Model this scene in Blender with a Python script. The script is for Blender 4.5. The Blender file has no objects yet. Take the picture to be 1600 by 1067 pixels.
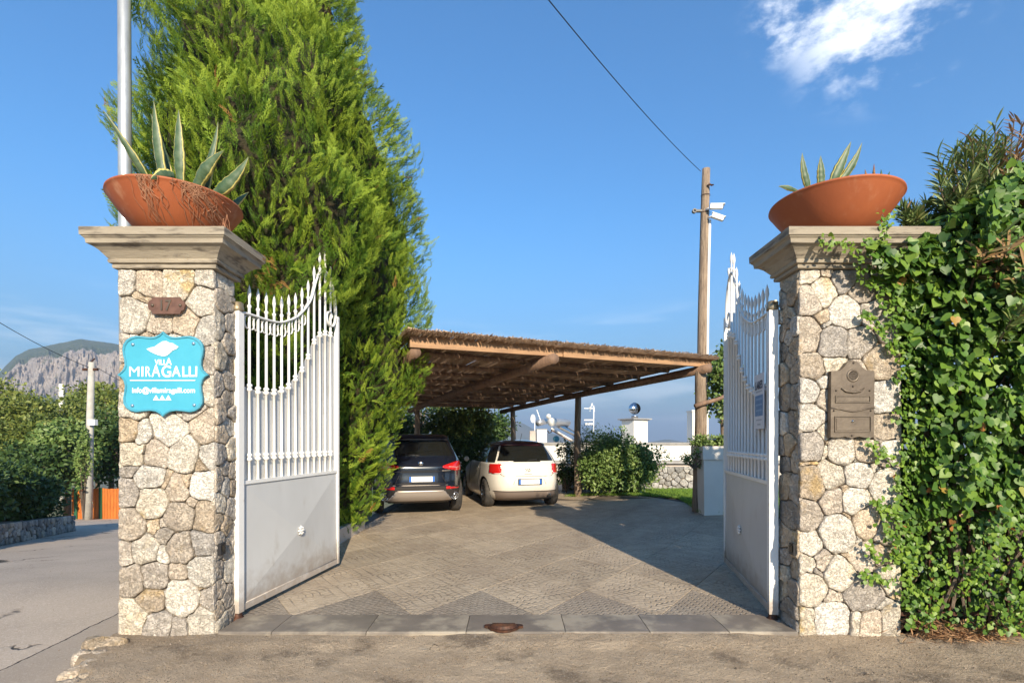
import bpy, math, random
import numpy as np
from mathutils import Vector, Matrix, Euler
R = math.radians
sc = bpy.context.scene
C = sc.collection
rng = np.random.default_rng(7)
random.seed(7)

# ---------------------------------------------------------------- camera, sky, sun, exposure
cam = bpy.data.objects.new('camera', bpy.data.cameras.new('camera')); C.objects.link(cam)
cam.location = (0, 0, 1.5); cam.rotation_euler = (R(90), 0, 0)
cam.data.sensor_width = 36; cam.data.lens = 820/1600*36
cam.data.shift_y = 156.5/1600
cam.data.clip_end = 20000; cam.data.clip_start = .05
sc.camera = cam
SUN_EL, SUN_AZ = R(24.0), R(180-13.2)          # azimuth clockwise from +Y
world = bpy.data.worlds.new('World'); sc.world = world; world.use_nodes = True
sc.view_settings.view_transform = 'Standard'; sc.view_settings.look = 'None'
sc.view_settings.exposure = 0.95; sc.view_settings.gamma = 1
sc.view_settings.use_curve_mapping = False
sc.cycles.volume_bounces = 0
sc.cycles.max_bounces = 8

class NB:
    """small node builder"""
    def __init__(s, tree): s.t = tree; s.n = tree.nodes; s.l = tree.links
    def new(s, typ, **kw):
        nd = s.n.new(typ)
        for k, v in kw.items(): setattr(nd, k, v)
        return nd
    def put(s, sock, v):
        if v is None: return
        if hasattr(v, 'is_output') or hasattr(v, 'links'): s.l.new(v, sock)
        else: sock.default_value = v
    def m(s, op, a, b=None, c=None, clamp=False):
        nd = s.new('ShaderNodeMath', operation=op, use_clamp=clamp)
        s.put(nd.inputs[0], a); s.put(nd.inputs[1], b); s.put(nd.inputs[2], c)
        return nd.outputs[0]
    def vm(s, op, a, b=None):
        nd = s.new('ShaderNodeVectorMath', operation=op)
        s.put(nd.inputs[0], a); s.put(nd.inputs[1], b)
        return nd.outputs['Value'] if op in ('LENGTH','DOT_PRODUCT','DISTANCE') else nd.outputs[0]
    def noise(s, vec, scale, detail=6, rough=.6, dim='3D'):
        nd = s.new('ShaderNodeTexNoise'); s.put(nd.inputs['Vector'], vec)
        nd.inputs['Scale'].default_value = scale; nd.inputs['Detail'].default_value = detail
        nd.inputs['Roughness'].default_value = rough
        return nd.outputs['Fac']
    def ramp(s, fac, lo, hi, a=0., b=1., smooth=True):
        nd = s.new('ShaderNodeMapRange'); nd.interpolation_type = 'SMOOTHSTEP' if smooth else 'LINEAR'
        s.put(nd.inputs['Value'], fac)
        for k, v in (('From Min', lo), ('From Max', hi), ('To Min', a), ('To Max', b)): nd.inputs[k].default_value = v
        return nd.outputs['Result']
    def mix(s, fac, a, b, blend='MIX'):
        nd = s.new('ShaderNodeMix', data_type='RGBA', blend_type=blend)
        s.put(nd.inputs[0], fac)
        for i, v in ((6, a), (7, b)):
            if isinstance(v, tuple): v = (*v[:3], 1)
            s.put(nd.inputs[i], v)
        return nd.outputs[2]
    def sep(s, v):
        nd = s.new('ShaderNodeSeparateXYZ'); s.put(nd.inputs[0], v); return nd.outputs
    def comb(s, x, y, z):
        nd = s.new('ShaderNodeCombineXYZ')
        for i, v in enumerate((x, y, z)): s.put(nd.inputs[i], v)
        return nd.outputs[0]

# sky: Nishita with a few thin clouds placed by direction
nb = NB(world.node_tree); world.node_tree.nodes.clear()
sky = nb.new('ShaderNodeTexSky', sky_type='NISHITA'); sky.sun_disc = False
sky.sun_elevation = SUN_EL; sky.sun_rotation = SUN_AZ
sky.altitude = 200; sky.air_density = 1.25; sky.dust_density = .6; sky.ozone_density = 3.0
tc = nb.new('ShaderNodeTexCoord'); d = tc.outputs['Generated']
def blob(v, c, r):
    q = nb.vm('DISTANCE', v, tuple(Vector(c).normalized()))
    return nb.ramp(q, r, r*.25)
warp = nb.vm('MULTIPLY', d, (1.0, 1.0, 1.9))
n1 = nb.noise(warp, 6.5, 9, .62)
wisps = nb.ramp(n1, .44, .60)
mk_ = nb.m('MAXIMUM', blob(d, (.70, 1, .84), .145), nb.m('MULTIPLY', blob(d, (.54, 1, .82), .085), .9))
mk_ = nb.m('MAXIMUM', mk_, nb.m('MULTIPLY', blob(d, (.79, 1, .73), .045), .9))
low = nb.m('MULTIPLY', nb.ramp(nb.noise(nb.vm('MULTIPLY', d, (1.5, 1.5, 9)), 3.0, 6, .5), .5, .72), nb.m('MULTIPLY', nb.ramp(nb.sep(d)[2], .28, .12), .4))
cm = nb.m('MAXIMUM', nb.m('MULTIPLY', wisps, mk_), low, clamp=True)
hz = nb.ramp(nb.sep(d)[2], .42, -.05, 0, .85)
skyc = nb.mix(1.0, sky.outputs[0], (.33, .68, .93), 'MULTIPLY')
skyc = nb.mix(hz, skyc, (1.05, 1.42, 1.85))
skyc = nb.mix(nb.m('MULTIPLY', cm, .85), skyc, (6.6, 6.8, 7.1))
bg = nb.new('ShaderNodeBackground'); bg.inputs['Strength'].default_value = .125
nb.l.new(skyc, bg.inputs[0])
wo = nb.new('ShaderNodeOutputWorld'); nb.l.new(bg.outputs[0], wo.inputs[0])

sun = bpy.data.objects.new('sun', bpy.data.lights.new('sun', 'SUN')); C.objects.link(sun)
sun.data.energy = 5.0; sun.data.angle = R(.6); sun.data.color = (1, .86, .66)
to_sun = Vector((math.sin(SUN_AZ)*math.cos(SUN_EL), math.cos(SUN_AZ)*math.cos(SUN_EL), math.sin(SUN_EL)))
sun.rotation_euler = to_sun.to_track_quat('Z', 'Y').to_euler(); sun.location = (3, -8, 9)

# ---------------------------------------------------------------- materials
def base_mat(name):
    m = bpy.data.materials.new(name); m.use_nodes = True
    m.node_tree.nodes.clear(); b = NB(m.node_tree)
    out = b.new('ShaderNodeOutputMaterial'); p = b.new('ShaderNodeBsdfPrincipled')
    b.l.new(p.outputs[0], out.inputs[0]); return m, b, p, out
def bump(b, p, h, strength=.5, dist=.01):
    bp = b.new('ShaderNodeBump'); bp.inputs['Strength'].default_value = strength
    bp.inputs['Distance'].default_value = dist; b.l.new(h, bp.inputs['Height']); b.l.new(bp.outputs[0], p.inputs['Normal'])
def mat(name, c1, c2=None, scale=4, rough=.75, bmp=.4, bscale=60, bdist=.006, metal=0, objvar=0., c3=None, s3=1.2, t3=(.5,.62), coat=0, spec=.4, stretch=(1,1,1), detail=7, dirt=0):
    m, b, p, out = base_mat(name)
    co = b.new('ShaderNodeTexCoord').outputs['Object']
    oi = b.new('ShaderNodeObjectInfo').outputs['Random']
    v = b.vm('ADD', b.vm('MULTIPLY', co, stretch), b.comb(b.m('MULTIPLY', oi, 7.3), b.m('MULTIPLY', oi, 3.1), 0))
    col = (*c1, 1)
    if c2:
        col = b.mix(b.ramp(b.noise(v, scale, detail), .34, .66), c1, c2)
    if c3:
        col = b.mix(b.ramp(b.noise(v, s3, 8, .65), *t3), col, c3)
    if objvar:
        hs = b.new('ShaderNodeHueSaturation'); b.put(hs.inputs['Color'], col)
        b.put(hs.inputs['Value'], b.m('ADD', b.m('MULTIPLY', oi, objvar*2), 1-objvar)); col = hs.outputs[0]
    if dirt:
        zz = b.m('ADD', b.sep(co)[2], b.m('MULTIPLY', b.noise(co, 7, 6, .7), -.55))
        col = b.mix(b.m('MULTIPLY', b.ramp(zz, .12, -.22), dirt), col, (.22, .15, .09))
    b.put(p.inputs['Base Color'], col)
    p.inputs['Roughness'].default_value = rough; p.inputs['Metallic'].default_value = metal
    p.inputs['Specular IOR Level'].default_value = spec; p.inputs['Coat Weight'].default_value = coat
    p.inputs['Coat Roughness'].default_value = .05
    if bmp:
        h = b.m('ADD', b.noise(v, bscale, 6, .65), b.m('MULTIPLY', b.noise(v, bscale*.22, 4), 1.6))
        bump(b, p, h, bmp, bdist)
    return m
def leaf_mat(name, dark, mid, light, rough=.45, transl=.25, brown=None, brown_t=.97, use_obj=False, spec=.4):
    m, b, p, out = base_mat(name)
    at = b.new('ShaderNodeAttribute', attribute_name='tone').outputs['Fac']
    if use_obj: at = b.new('ShaderNodeObjectInfo').outputs['Random']
    cr = b.new('ShaderNodeValToRGB'); b.l.new(at, cr.inputs[0])
    e = cr.color_ramp.elements
    e[0].color = (*dark, 1); e[0].position = 0; e[1].color = (*mid, 1); e[1].position = .5
    x = e.new(brown_t-.03 if brown else 1.0); x.color = (*light, 1)
    if brown: x = e.new(brown_t); x.color = (*brown, 1)
    gv = b.new('ShaderNodeTexCoord').outputs['Object']
    vc = b.mix(b.ramp(b.noise(gv, 95, 3, .6), .35, .68, 0, .45), cr.outputs[0], light if not brown else mid)
    b.l.new(vc, p.inputs['Base Color'])
    p.inputs['Roughness'].default_value = rough; p.inputs['Specular IOR Level'].default_value = spec
    tr = b.new('ShaderNodeBsdfTranslucent'); hs = b.new('ShaderNodeHueSaturation')
    b.l.new(cr.outputs[0], hs.inputs['Color']); hs.inputs['Value'].default_value = 1.5; hs.inputs['Hue'].default_value = .485
    b.l.new(hs.outputs[0], tr.inputs[0])
    ms = b.new('ShaderNodeMixShader'); ms.inputs[0].default_value = transl
    b.l.new(p.outputs[0], ms.inputs[1]); b.l.new(tr.outputs[0], ms.inputs[2]); b.l.new(ms.outputs[0], out.inputs[0])
    return m

M = {}
def stone_mat(name, c1, c2, c3, objvar=.25):
    m, b, p, out = base_mat(name)
    co = b.new('ShaderNodeTexCoord').outputs['Object']
    oi = b.new('ShaderNodeObjectInfo').outputs['Random']
    v = b.vm('ADD', co, b.comb(b.m('MULTIPLY', oi, 17.3), b.m('MULTIPLY', oi, 9.1), 0))
    col = b.mix(b.ramp(b.noise(v, 9, 8, .65), .36, .66), c1, c2)
    oi2 = b.m('FRACT', b.m('MULTIPLY', oi, 7.77))
    col = b.mix(b.m('MULTIPLY', b.ramp(b.noise(v, 5.5, 7, .6), .56, .7), b.ramp(oi2, .3, .9)), col, c3)
    # lichen specks and dark pits
    col = b.mix(b.m('MULTIPLY', b.ramp(b.noise(v, 26, 7, .75), .56, .68), .4), col, (.18, .14, .10))
    col = b.mix(b.m('MULTIPLY', b.ramp(b.noise(v, 24, 6, .75), .58, .66), .7), col, (.66, .61, .52))
    hs = b.new('ShaderNodeHueSaturation'); b.put(hs.inputs['Color'], col)
    b.put(hs.inputs['Value'], b.m('ADD', b.m('MULTIPLY', oi, objvar*2), 1-objvar))
    b.put(hs.inputs['Saturation'], b.m('ADD', b.m('MULTIPLY', oi2, .7), .65))
    b.put(p.inputs['Base Color'], hs.outputs[0])
    p.inputs['Roughness'].default_value = .85; p.inputs['Specular IOR Level'].default_value = .25
    vo = b.new('ShaderNodeTexVoronoi', feature='DISTANCE_TO_EDGE'); b.l.new(b.vm('ADD', v, b.comb(b.noise(v, 12), b.noise(v, 13), 0)), vo.inputs['Vector']); vo.inputs['Scale'].default_value = 9
    h = b.m('ADD', b.m('MULTIPLY', b.noise(v, 8, 6, .56), 3.8), b.m('MULTIPLY', b.noise(v, 90, 3, .6), .18))
    h = b.m('ADD', h, b.m('MULTIPLY', b.ramp(vo.outputs[0], 0, .08), .22))
    bump(b, p, h, 1.0, .022)
    return m
M['stone_light'] = stone_mat('stone_light', (.57, .51, .425), (.67, .61, .515), (.56, .45, .29), .16)
M['stone_warm'] = stone_mat('stone_warm', (.46, .38, .295), (.57, .485, .385), (.50, .37, .21), .18)
M['stone_grey'] = stone_mat('stone_grey', (.33, .285, .24), (.44, .385, .32), (.44, .34, .22), .16)
M['stone_field'] = stone_mat('stone_field', (.30, .29, .27), (.45, .44, .41), (.34, .30, .22), .3)
M['mortar'] = mat('mortar', (.17, .135, .10), (.25, .20, .15), 12, .95)
M['cornice'] = mat('cornice', (.27, .23, .175), (.37, .32, .245), 3, .85, .5, 120, .004, c3=(.12, .10, .08), s3=6, t3=(.47, .66), stretch=(.5,.5,3))
M['terracotta'] = mat('terracotta', (.40, .115, .042), (.33, .09, .034), 2.2, .62, .3, 90, .003, c3=(.47, .23, .13), s3=4.5, t3=(.54,.76), stretch=(1,1,.5))
M['white_metal'] = mat('white_metal', (.78, .77, .74), (.72, .71, .68), 2, .38, .12, 30, .003, c3=(.46,.40,.33), s3=14, t3=(.60,.74), dirt=.7)
M['grey_metal'] = mat('grey_metal', (.55, .55, .54), (.50, .50, .49), 1.6, .42, .12, 10, .004, c3=(.40,.37,.33), s3=4, t3=(.54,.76), stretch=(1,1,.4), dirt=.6)
M['galv'] = mat('galvanised_steel', (.42, .43, .42), (.55, .56, .54), 14, .42, .15, 40, .002, metal=.6, stretch=(1,1,.3))
M['bronze'] = mat('bronze', (.105, .082, .062), (.15, .12, .09), 6, .45, .35, 60, .003, metal=.45)
M['bronze_dk'] = mat('bronze_dark', (.02, .017, .014), None, rough=.6, bmp=0)
M['plate_brown'] = mat('cast_plate', (.12, .062, .045), (.17, .09, .065), 20, .5, .3, 90, .002, metal=.3)
M['rust'] = mat('rusty_iron', (.045, .022, .014), (.09, .035, .018), 18, .6, .5, 60, .004, metal=.3)
M['brass'] = mat('tarnished_brass', (.24, .19, .12), (.33, .27, .18), 20, .45, .2, metal=.6)
M['sign_blue'] = mat('sign_blue', (.05, .31, .43), (.065, .35, .47), 3, .4, .05)
M['sign_edge'] = mat('sign_edge', (.05, .26, .36), (.07, .31, .42), 8, .5, .1)
M['sign_white'] = mat('sign_white', (.80, .82, .82), None, rough=.5, bmp=0)
M['sign_grey'] = mat('sign_grey', (.30, .42, .50), None, rough=.5, bmp=0)
M['steel_dot'] = mat('screw_steel', (.22, .36, .48), None, rough=.3, bmp=0, metal=.5)
M['wood_board'] = mat('sawn_wood', (.40, .24, .13), (.28, .165, .095), 3.2, .75, .6, 60, .004, c3=(.15,.10,.07), s3=5, t3=(.55,.75), stretch=(.6,.6,6))
M['wood_log'] = mat('log_wood', (.17, .105, .07), (.25, .155, .10), 3.5, .8, .6, 50, .006, c3=(.08,.055,.045), s3=4, t3=(.52,.7), stretch=(4,4,.7))
M['wood_pole'] = mat('weathered_pole', (.36, .27, .19), (.22, .16, .115), 5, .85, .8, 40, .012, c3=(.12,.085,.06), s3=9, t3=(.52,.66), stretch=(6,6,.45), objvar=.08)
M['thatch'] = mat('reed_thatch', (.36, .25, .17), (.50, .36, .24), 14, .9, .3, objvar=.1)
M['orange_wood'] = mat('stained_fence', (.52, .155, .028), (.40, .11, .02), 5, .6, .4, 40, objvar=.15, stretch=(3,3,.5))
M['green_paint'] = mat('green_post_paint', (.02, .10, .05), None, rough=.5, bmp=0)
M['concrete'] = mat('concrete_pole', (.36, .34, .30), (.45, .43, .38), 4, .9, .4, 50)
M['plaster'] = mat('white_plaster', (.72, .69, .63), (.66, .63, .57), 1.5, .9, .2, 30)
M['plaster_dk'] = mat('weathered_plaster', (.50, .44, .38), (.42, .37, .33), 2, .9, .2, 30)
M['coping'] = mat('grey_coping', (.27, .26, .25), (.33, .32, .30), 6, .85, .2)
M['chrome'] = mat('chrome', (.62, .63, .65), None, rough=.16, bmp=0, metal=1)
M['tank'] = mat('tank_metal', (.50, .48, .46), None, rough=.35, bmp=0, metal=.7)
M['collector'] = mat('collector_glass', (.05, .07, .10), None, rough=.12, bmp=0)
M['teal'] = mat('teal_plastic', (.01, .10, .14), None, rough=.5, bmp=0)
M['white_plastic'] = mat('white_plastic', (.75, .75, .74), None, rough=.4, bmp=0)
M['black_plastic'] = mat('black_plastic', (.018, .018, .02), None, rough=.45, bmp=0)
M['cable'] = mat('cable_rubber', (.02, .02, .022), None, rough=.6, bmp=0)
M['bark'] = mat('bark', (.12, .085, .06), (.19, .145, .105), 7, .9, .9, 40, .01, stretch=(4,4,1))
M['soil'] = mat('soil', (.08, .055, .035), (.13, .09, .06), 9, .95, .8, 40, .01)
M['grass_ground'] = mat('dry_ground', (.16, .13, .08), (.10, .12, .045), 1.5, .95, .6, 15, .02)
M['root'] = mat('dry_root', (.30, .13, .07), (.42, .22, .13), 9, .85, .2)
# foliage
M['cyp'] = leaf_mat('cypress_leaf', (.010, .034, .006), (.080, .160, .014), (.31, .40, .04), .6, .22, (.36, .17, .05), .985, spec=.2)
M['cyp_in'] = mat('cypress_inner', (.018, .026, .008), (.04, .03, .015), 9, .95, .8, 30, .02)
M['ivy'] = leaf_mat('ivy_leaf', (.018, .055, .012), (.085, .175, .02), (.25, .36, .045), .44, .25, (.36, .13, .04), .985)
M['ivy_obj'] = leaf_mat('ivy_leaf_large', (.022, .065, .014), (.08, .17, .02), (.22, .33, .045), .45, .22, (.40, .22, .05), .985, use_obj=True)
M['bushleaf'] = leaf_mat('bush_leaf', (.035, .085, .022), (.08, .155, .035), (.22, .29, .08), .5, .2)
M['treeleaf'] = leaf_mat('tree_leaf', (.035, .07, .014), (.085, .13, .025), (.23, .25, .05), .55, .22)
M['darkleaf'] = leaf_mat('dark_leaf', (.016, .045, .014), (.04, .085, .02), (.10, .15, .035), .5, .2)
M['oleander'] = leaf_mat('oleander_leaf', (.045, .10, .03), (.15, .21, .06), (.38, .40, .15), .42, .2, (.36, .20, .10), .86)
M['dryleaf'] = leaf_mat('dry_leaf', (.20, .09, .04), (.36, .19, .09), (.50, .33, .18), .7, .15)
M['grass'] = leaf_mat('grass_blade', (.07, .15, .02), (.13, .25, .03), (.25, .36, .05), .6, .3)
# agave leaf: green with cream margins (attribute edge)
m, b, p, out = base_mat('agave_leaf'); M['agave'] = m
ed = b.new('ShaderNodeAttribute', attribute_name='edge').outputs['Fac']
cc = b.new('ShaderNodeTexCoord').outputs['Object']
g = b.mix(b.ramp(b.noise(cc, 14), .35, .65), (.04, .08, .035), (.085, .13, .065))
b.put(p.inputs['Base Color'], b.mix(b.ramp(b.m('ADD', ed, b.m('MULTIPLY', b.noise(cc, 60), .2)), .55, .62), g, (.60, .50, .15))); p.inputs['Roughness'].default_value = .5
# car paints
def paint(name, c, metal=0, rough=.3, dirt=.25, dc=(.34,.27,.2)):
    m, b, p, out = base_mat(name); co = b.new('ShaderNodeTexCoord').outputs['Object']
    z = b.sep(co)[2]
    dm = b.m('MULTIPLY', b.ramp(b.m('ADD', z, b.m('MULTIPLY', b.noise(co, 3), -.35)), .55, .0), dirt)
    b.put(p.inputs['Base Color'], b.mix(dm, c, dc)); p.inputs['Metallic'].default_value = metal
    p.inputs['Roughness'].default_value = rough; p.inputs['Coat Weight'].default_value = .8; p.inputs['Coat Roughness'].default_value = .06
    return m
M['car_white'] = paint('pearl_white_paint', (.66, .62, .55), 0, .35, .5)
M['car_black'] = paint('black_paint', (.006, .009, .018), 0, .18, .08)
M['car_maroon'] = paint('maroon_roof_paint', (.07, .008, .012), .1, .25, 0)
M['car_glass'] = mat('tinted_glass', (.010, .011, .010), None, rough=.06, bmp=0, spec=.7)
M['tail_red'] = mat('tail_lamp_red', (.50, .012, .010), None, rough=.12, bmp=0, coat=1)
M['tail_pink'] = mat('tail_lamp_clear', (.70, .35, .33), None, rough=.15, bmp=0, coat=1)
M['tyre'] = mat('tyre_rubber', (.028, .026, .024), (.06, .052, .045), 8, .85, .3, 80)
M['rim'] = mat('alloy_rim', (.34, .32, .31), None, rough=.3, bmp=0, metal=.9)
M['plate_white'] = mat('plate_white', (.82, .82, .80), None, rough=.4, bmp=0)
M['plate_blue'] = mat('plate_blue', (.015, .11, .42), None, rough=.4, bmp=0)
M['trim_dark'] = mat('dark_trim', (.03, .027, .026), None, rough=.5, bmp=.1)
M['trim_brown'] = mat('dusty_trim', (.15, .115, .095), None, rough=.6, bmp=.1)
M['silver_trim'] = mat('silver_trim', (.42, .37, .33), None, rough=.38, bmp=0, metal=.6)

# ---------------------------------------------------------------- object helpers
ORG = {}
def setp(o, label=None, cat=None, group=None, kind=None):
    if label: o['label'] = label
    if cat: o['category'] = cat
    if group: o['group'] = group
    if kind: o['kind'] = kind
    return o
def thing(name, label, cat, loc=(0,0,0), rot=0, group=None):
    o = bpy.data.objects.new(name, None); C.objects.link(o); o.empty_display_size = .1
    o.location = loc; o.rotation_euler = (0, 0, rot); ORG[o.name] = np.array(loc, float)
    return setp(o, label, cat, group)
def mesh(name, V, F, mt, smooth=False, tone=None, edge=None):
    V = np.asarray(V, np.float32); me = bpy.data.meshes.new(name)
    if isinstance(F, np.ndarray) and F.ndim == 2:
        k = F.shape[1]; n = len(F)
        me.vertices.add(len(V)); me.vertices.foreach_set('co', V.ravel())
        me.loops.add(n*k); me.loops.foreach_set('vertex_index', F.astype(np.int32).ravel())
        me.polygons.add(n); me.polygons.foreach_set('loop_start', np.arange(0, n*k, k, dtype=np.int32))
        me.update(calc_edges=True)
    else:
        me.from_pydata([tuple(map(float, v)) for v in V], [], [tuple(map(int, f)) for f in F]); me.update()
    for nm, arr in (('tone', tone), ('edge', edge)):
        if arr is not None:
            a = me.attributes.new(nm, 'FLOAT', 'POINT'); a.data.foreach_set('value', np.asarray(arr, np.float32))
    if smooth: me.polygons.foreach_set('use_smooth', np.ones(len(me.polygons), bool))
    for x in (mt if isinstance(mt, (list, tuple)) else [mt]): me.materials.append(x)
    return me
def mk(name, V, F, mt, parent=None, smooth=False, tone=None, edge=None, local=False, **props):
    V = np.asarray(V, float).reshape(-1, 3)
    org = np.zeros(3)
    if parent is not None and not local: org = ORG[parent.name]
    me = mesh(name, V-org, F, mt, smooth, tone, edge)
    o = bpy.data.objects.new(name, me); C.objects.link(o)
    if parent is not None: o.parent = parent
    ORG[o.name] = org
    return setp(o, **props)
def dup(root, parent=None):
    c = root.copy(); C.objects.link(c); ORG[c.name] = ORG.get(root.name, np.zeros(3))
    if parent is not None: c.parent = parent
    for ch in list(root.children): dup(ch, c)
    return c
class G:
    """collects shapes into one mesh"""
    def __init__(s): s.V = []; s.F = []
    def add(s, V, F):
        o = len(s.V); s.V += [tuple(v) for v in V]; s.F += [tuple(int(i)+o for i in f) for f in F]; return s
    def box(s, a, b, rz=0, c=None):
        x0,y0,z0 = a; x1,y1,z1 = b
        V = [(x0,y0,z0),(x1,y0,z0),(x1,y1,z0),(x0,y1,z0),(x0,y0,z1),(x1,y0,z1),(x1,y1,z1),(x0,y1,z1)]
        return s.add(V, [(0,3,2,1),(4,5,6,7),(0,1,5,4),(1,2,6,5),(2,3,7,6),(3,0,4,7)])
    def bar(s, p, q, w, h, up=(0,0,1)):
        p = Vector(p); q = Vector(q); t = (q-p).normalized(); u = Vector(up)
        b_ = t.cross(u).normalized()*w/2; n = b_.cross(t).normalized()*h/2
        V = [p-b_-n, p+b_-n, p+b_+n, p-b_+n, q-b_-n, q+b_-n, q+b_+n, q-b_+n]
        return s.add(V, [(0,1,2,3),(7,6,5,4),(0,4,5,1),(1,5,6,2),(2,6,7,3),(3,7,4,0)])
    def tube(s, pts, rad, n=8, jit=0):
        pts = [Vector(p) for p in pts]; k = len(pts)
        if not hasattr(rad, '__len__'): rad = [rad]*k
        V = []; prev = None
        for i, p in enumerate(pts):
            t = (pts[min(i+1, k-1)]-pts[max(i-1, 0)]).normalized()
            if prev is None: a = t.orthogonal().normalized()
            else: a = (prev-t*prev.dot(t)).normalized()
            prev = a; b_ = t.cross(a)
            for j in range(n):
                an = 2*math.pi*j/n; r = rad[i]*(1+(random.random()-.5)*jit)
                V.append(p+(a*math.cos(an)+b_*math.sin(an))*r)
        F = [(i*n+j, i*n+(j+1)%n, (i+1)*n+(j+1)%n, (i+1)*n+j) for i in range(k-1) for j in range(n)]
        F += [tuple(range(n-1, -1, -1)), tuple((k-1)*n+j for j in range(n))]
        return s.add(V, F)
    def lathe(s, prof, c, n=24, axis='Z'):
        V = []; k = len(prof)
        for r, h in prof:
            for j in range(n):
                an = 2*math.pi*j/n; x, y = r*math.cos(an), r*math.sin(an)
                v = (x, y, h) if axis == 'Z' else ((h, x, y) if axis == 'X' else (y, h, x))
                V.append((v[0]+c[0], v[1]+c[1], v[2]+c[2]))
        F = [(i*n+j, i*n+(j+1)%n, (i+1)*n+(j+1)%n, (i+1)*n+j) for i in range(k-1) for j in range(n)]
        return s.add(V, F)
    def prism(s, poly, y0, y1, plane='XZ', o=(0,0,0)):
        """poly in (x,z), extruded along y"""
        n = len(poly)
        V = [(o[0]+x, o[1]+y0, o[2]+z) for x, z in poly]+[(o[0]+x, o[1]+y1, o[2]+z) for x, z in poly]
        F = [tuple(range(n)), tuple(range(2*n-1, n-1, -1))]+[(i, n+i, n+(i+1)%n, (i+1)%n) for i in range(n)]
        return s.add(V, F)
    def mk(s, name, mt, parent=None, smooth=False, **k): return mk(name, s.V, s.F, mt, parent, smooth, **k)
def P(px, py, Y): return np.array([(px-800)/820*Y, Y, 1.5+(690-py)/820*Y])
def Pg(px, py, z=0.):
    Y = 820*(1.5-z)/(py-690); return np.array([(px-800)/820*Y, Y, z])
def unit(a): return a/np.maximum(np.linalg.norm(a, axis=-1, keepdims=True), 1e-9)
def scatter(tv, tf, Pp, T, N, S):
    tv = np.asarray(tv, float); tf = np.asarray(tf)
    T = unit(T); B = unit(np.cross(T, N)); N = np.cross(B, T); S = np.asarray(S).reshape(-1, 1, 1)
    V = Pp[:, None]+S*(tv[None, :, 0:1]*B[:, None]+tv[None, :, 1:2]*T[:, None]+tv[None, :, 2:3]*N[:, None])
    n, k = len(Pp), len(tv)
    F = (tf[None]+np.arange(n)[:, None, None]*k).reshape(-1, tf.shape[1])
    return V.reshape(-1, 3), F
def rdir(n): return unit(rng.normal(size=(n, 3)))
# leaf templates (x across, y along, z normal)
IVY = [(0,.04,0),(.24,-.12,.03),(.50,.02,.05),(.55,.30,.04),(.34,.66,.0),(0,1,-.12),(-.34,.66,.0),(-.55,.30,.04),(-.50,.02,.05),(-.24,-.12,.03),(0,.4,-.05)]
IVYF = [(10,i,i+1) for i in range(9)]+[(10,9,0)]
OVAL = [(0,0,0),(.25,.3,.06),(.27,.6,.06),(0,1,-.04),(-.27,.6,.06),(-.25,.3,.06),(0,.45,0)]
OVALF = [(6,0,1),(6,1,2),(6,2,3),(6,3,4),(6,4,5),(6,5,0)]
LANCE = [(0,0,0),(.07,.35,.02),(.06,.7,.0),(0,1,-.06),(-.06,.7,.0),(-.07,.35,.02)]
LANCEF = [(0,1,2),(0,2,3),(0,3,4),(0,4,5)]
SMALL = [(0,0,0),(.3,.5,.06),(0,1,0),(-.3,.5,.06)]
SMALLF = [(0,1,2),(0,2,3)]
def lerp(t, tab):
    xs = [a for a, _ in tab]; return np.interp(t, xs, [b_ for _, b_ in tab])
def sstep(x, a, b_):
    t = np.clip((x-a)/(b_-a), 0, 1); return t*t*(3-2*t)

# ---------------------------------------------------------------- terrain
def gz(x, y):
    x = np.asarray(x, float); y = np.asarray(y, float)
    mound = .19*np.clip((x-1.2)/2.4, 0, 1)*np.clip((y-7)/3, 0, 1)*(1-sstep(y, 14, 18))
    dl = 1.1*(1-sstep(y, 3.9, 4.15)); left = sstep(x, -2.9+dl, -3.5+dl)
    road = -.16-.1*np.maximum(0, y-6.0)
    drop = -14*sstep(y, 34, 120)-26*sstep(y, 120, 500)
    z = mound*(1-left)+road*left*(1-sstep(y, 20, 40))+(-2.8*left)*sstep(y, 20, 40)
    return z+drop
def grid_mesh(name, xs, ys, zf, mt, **k):
    X, Y = np.meshgrid(xs, ys); Z = zf(X, Y)
    V = np.stack([X.ravel(), Y.ravel(), Z.ravel()], 1); nx, ny = len(xs), len(ys)
    i = np.arange(ny-1)[:, None]*nx+np.arange(nx-1)[None]
    F = np.stack([i, i+1, i+1+nx, i+nx], -1).reshape(-1, 4)
    return mk(name, V, F, mt, **k)
far = np.geomspace(40, 9000, 26)
xs = np.concatenate([-far[::-1], np.arange(-38, -3.6, 1.4), np.arange(-3.6, -2.6, .1), np.arange(-2.6, 38, 1.2), far])
ys = np.concatenate([-far[::-1][-20:], np.arange(-30, 38, 1.0), far])
wild = mat('far_ground', (.06, .085, .03), (.11, .12, .05), .02, .95, 0)
near = M['grass_ground']
grid_mesh('ground', xs, ys, lambda X, Y: gz(X, Y)-.06, near, smooth=True, kind='structure')

# road (left) and rough concrete apron in front
m, b, p, out = base_mat('asphalt_road'); M['road'] = m
co = b.new('ShaderNodeTexCoord').outputs['Object']
col = b.mix(b.ramp(b.noise(co, .8, 8, .6), .35, .65), (.45, .365, .285), (.37, .30, .235))
col = b.mix(b.m('MULTIPLY', b.ramp(b.noise(co, 60, 6, .8), .5, .6), .6), col, (.62, .53, .43))
vo = b.new('ShaderNodeTexVoronoi', feature='DISTANCE_TO_EDGE'); vo.inputs['Scale'].default_value = .55
b.l.new(b.vm('ADD', co, b.comb(b.noise(co, 1.3), b.noise(co, 1.1), 0)), vo.inputs['Vector'])
crack = b.m('MULTIPLY', b.ramp(vo.outputs[0], .012, .002), b.ramp(b.noise(co, .6), .5, .56))
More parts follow.
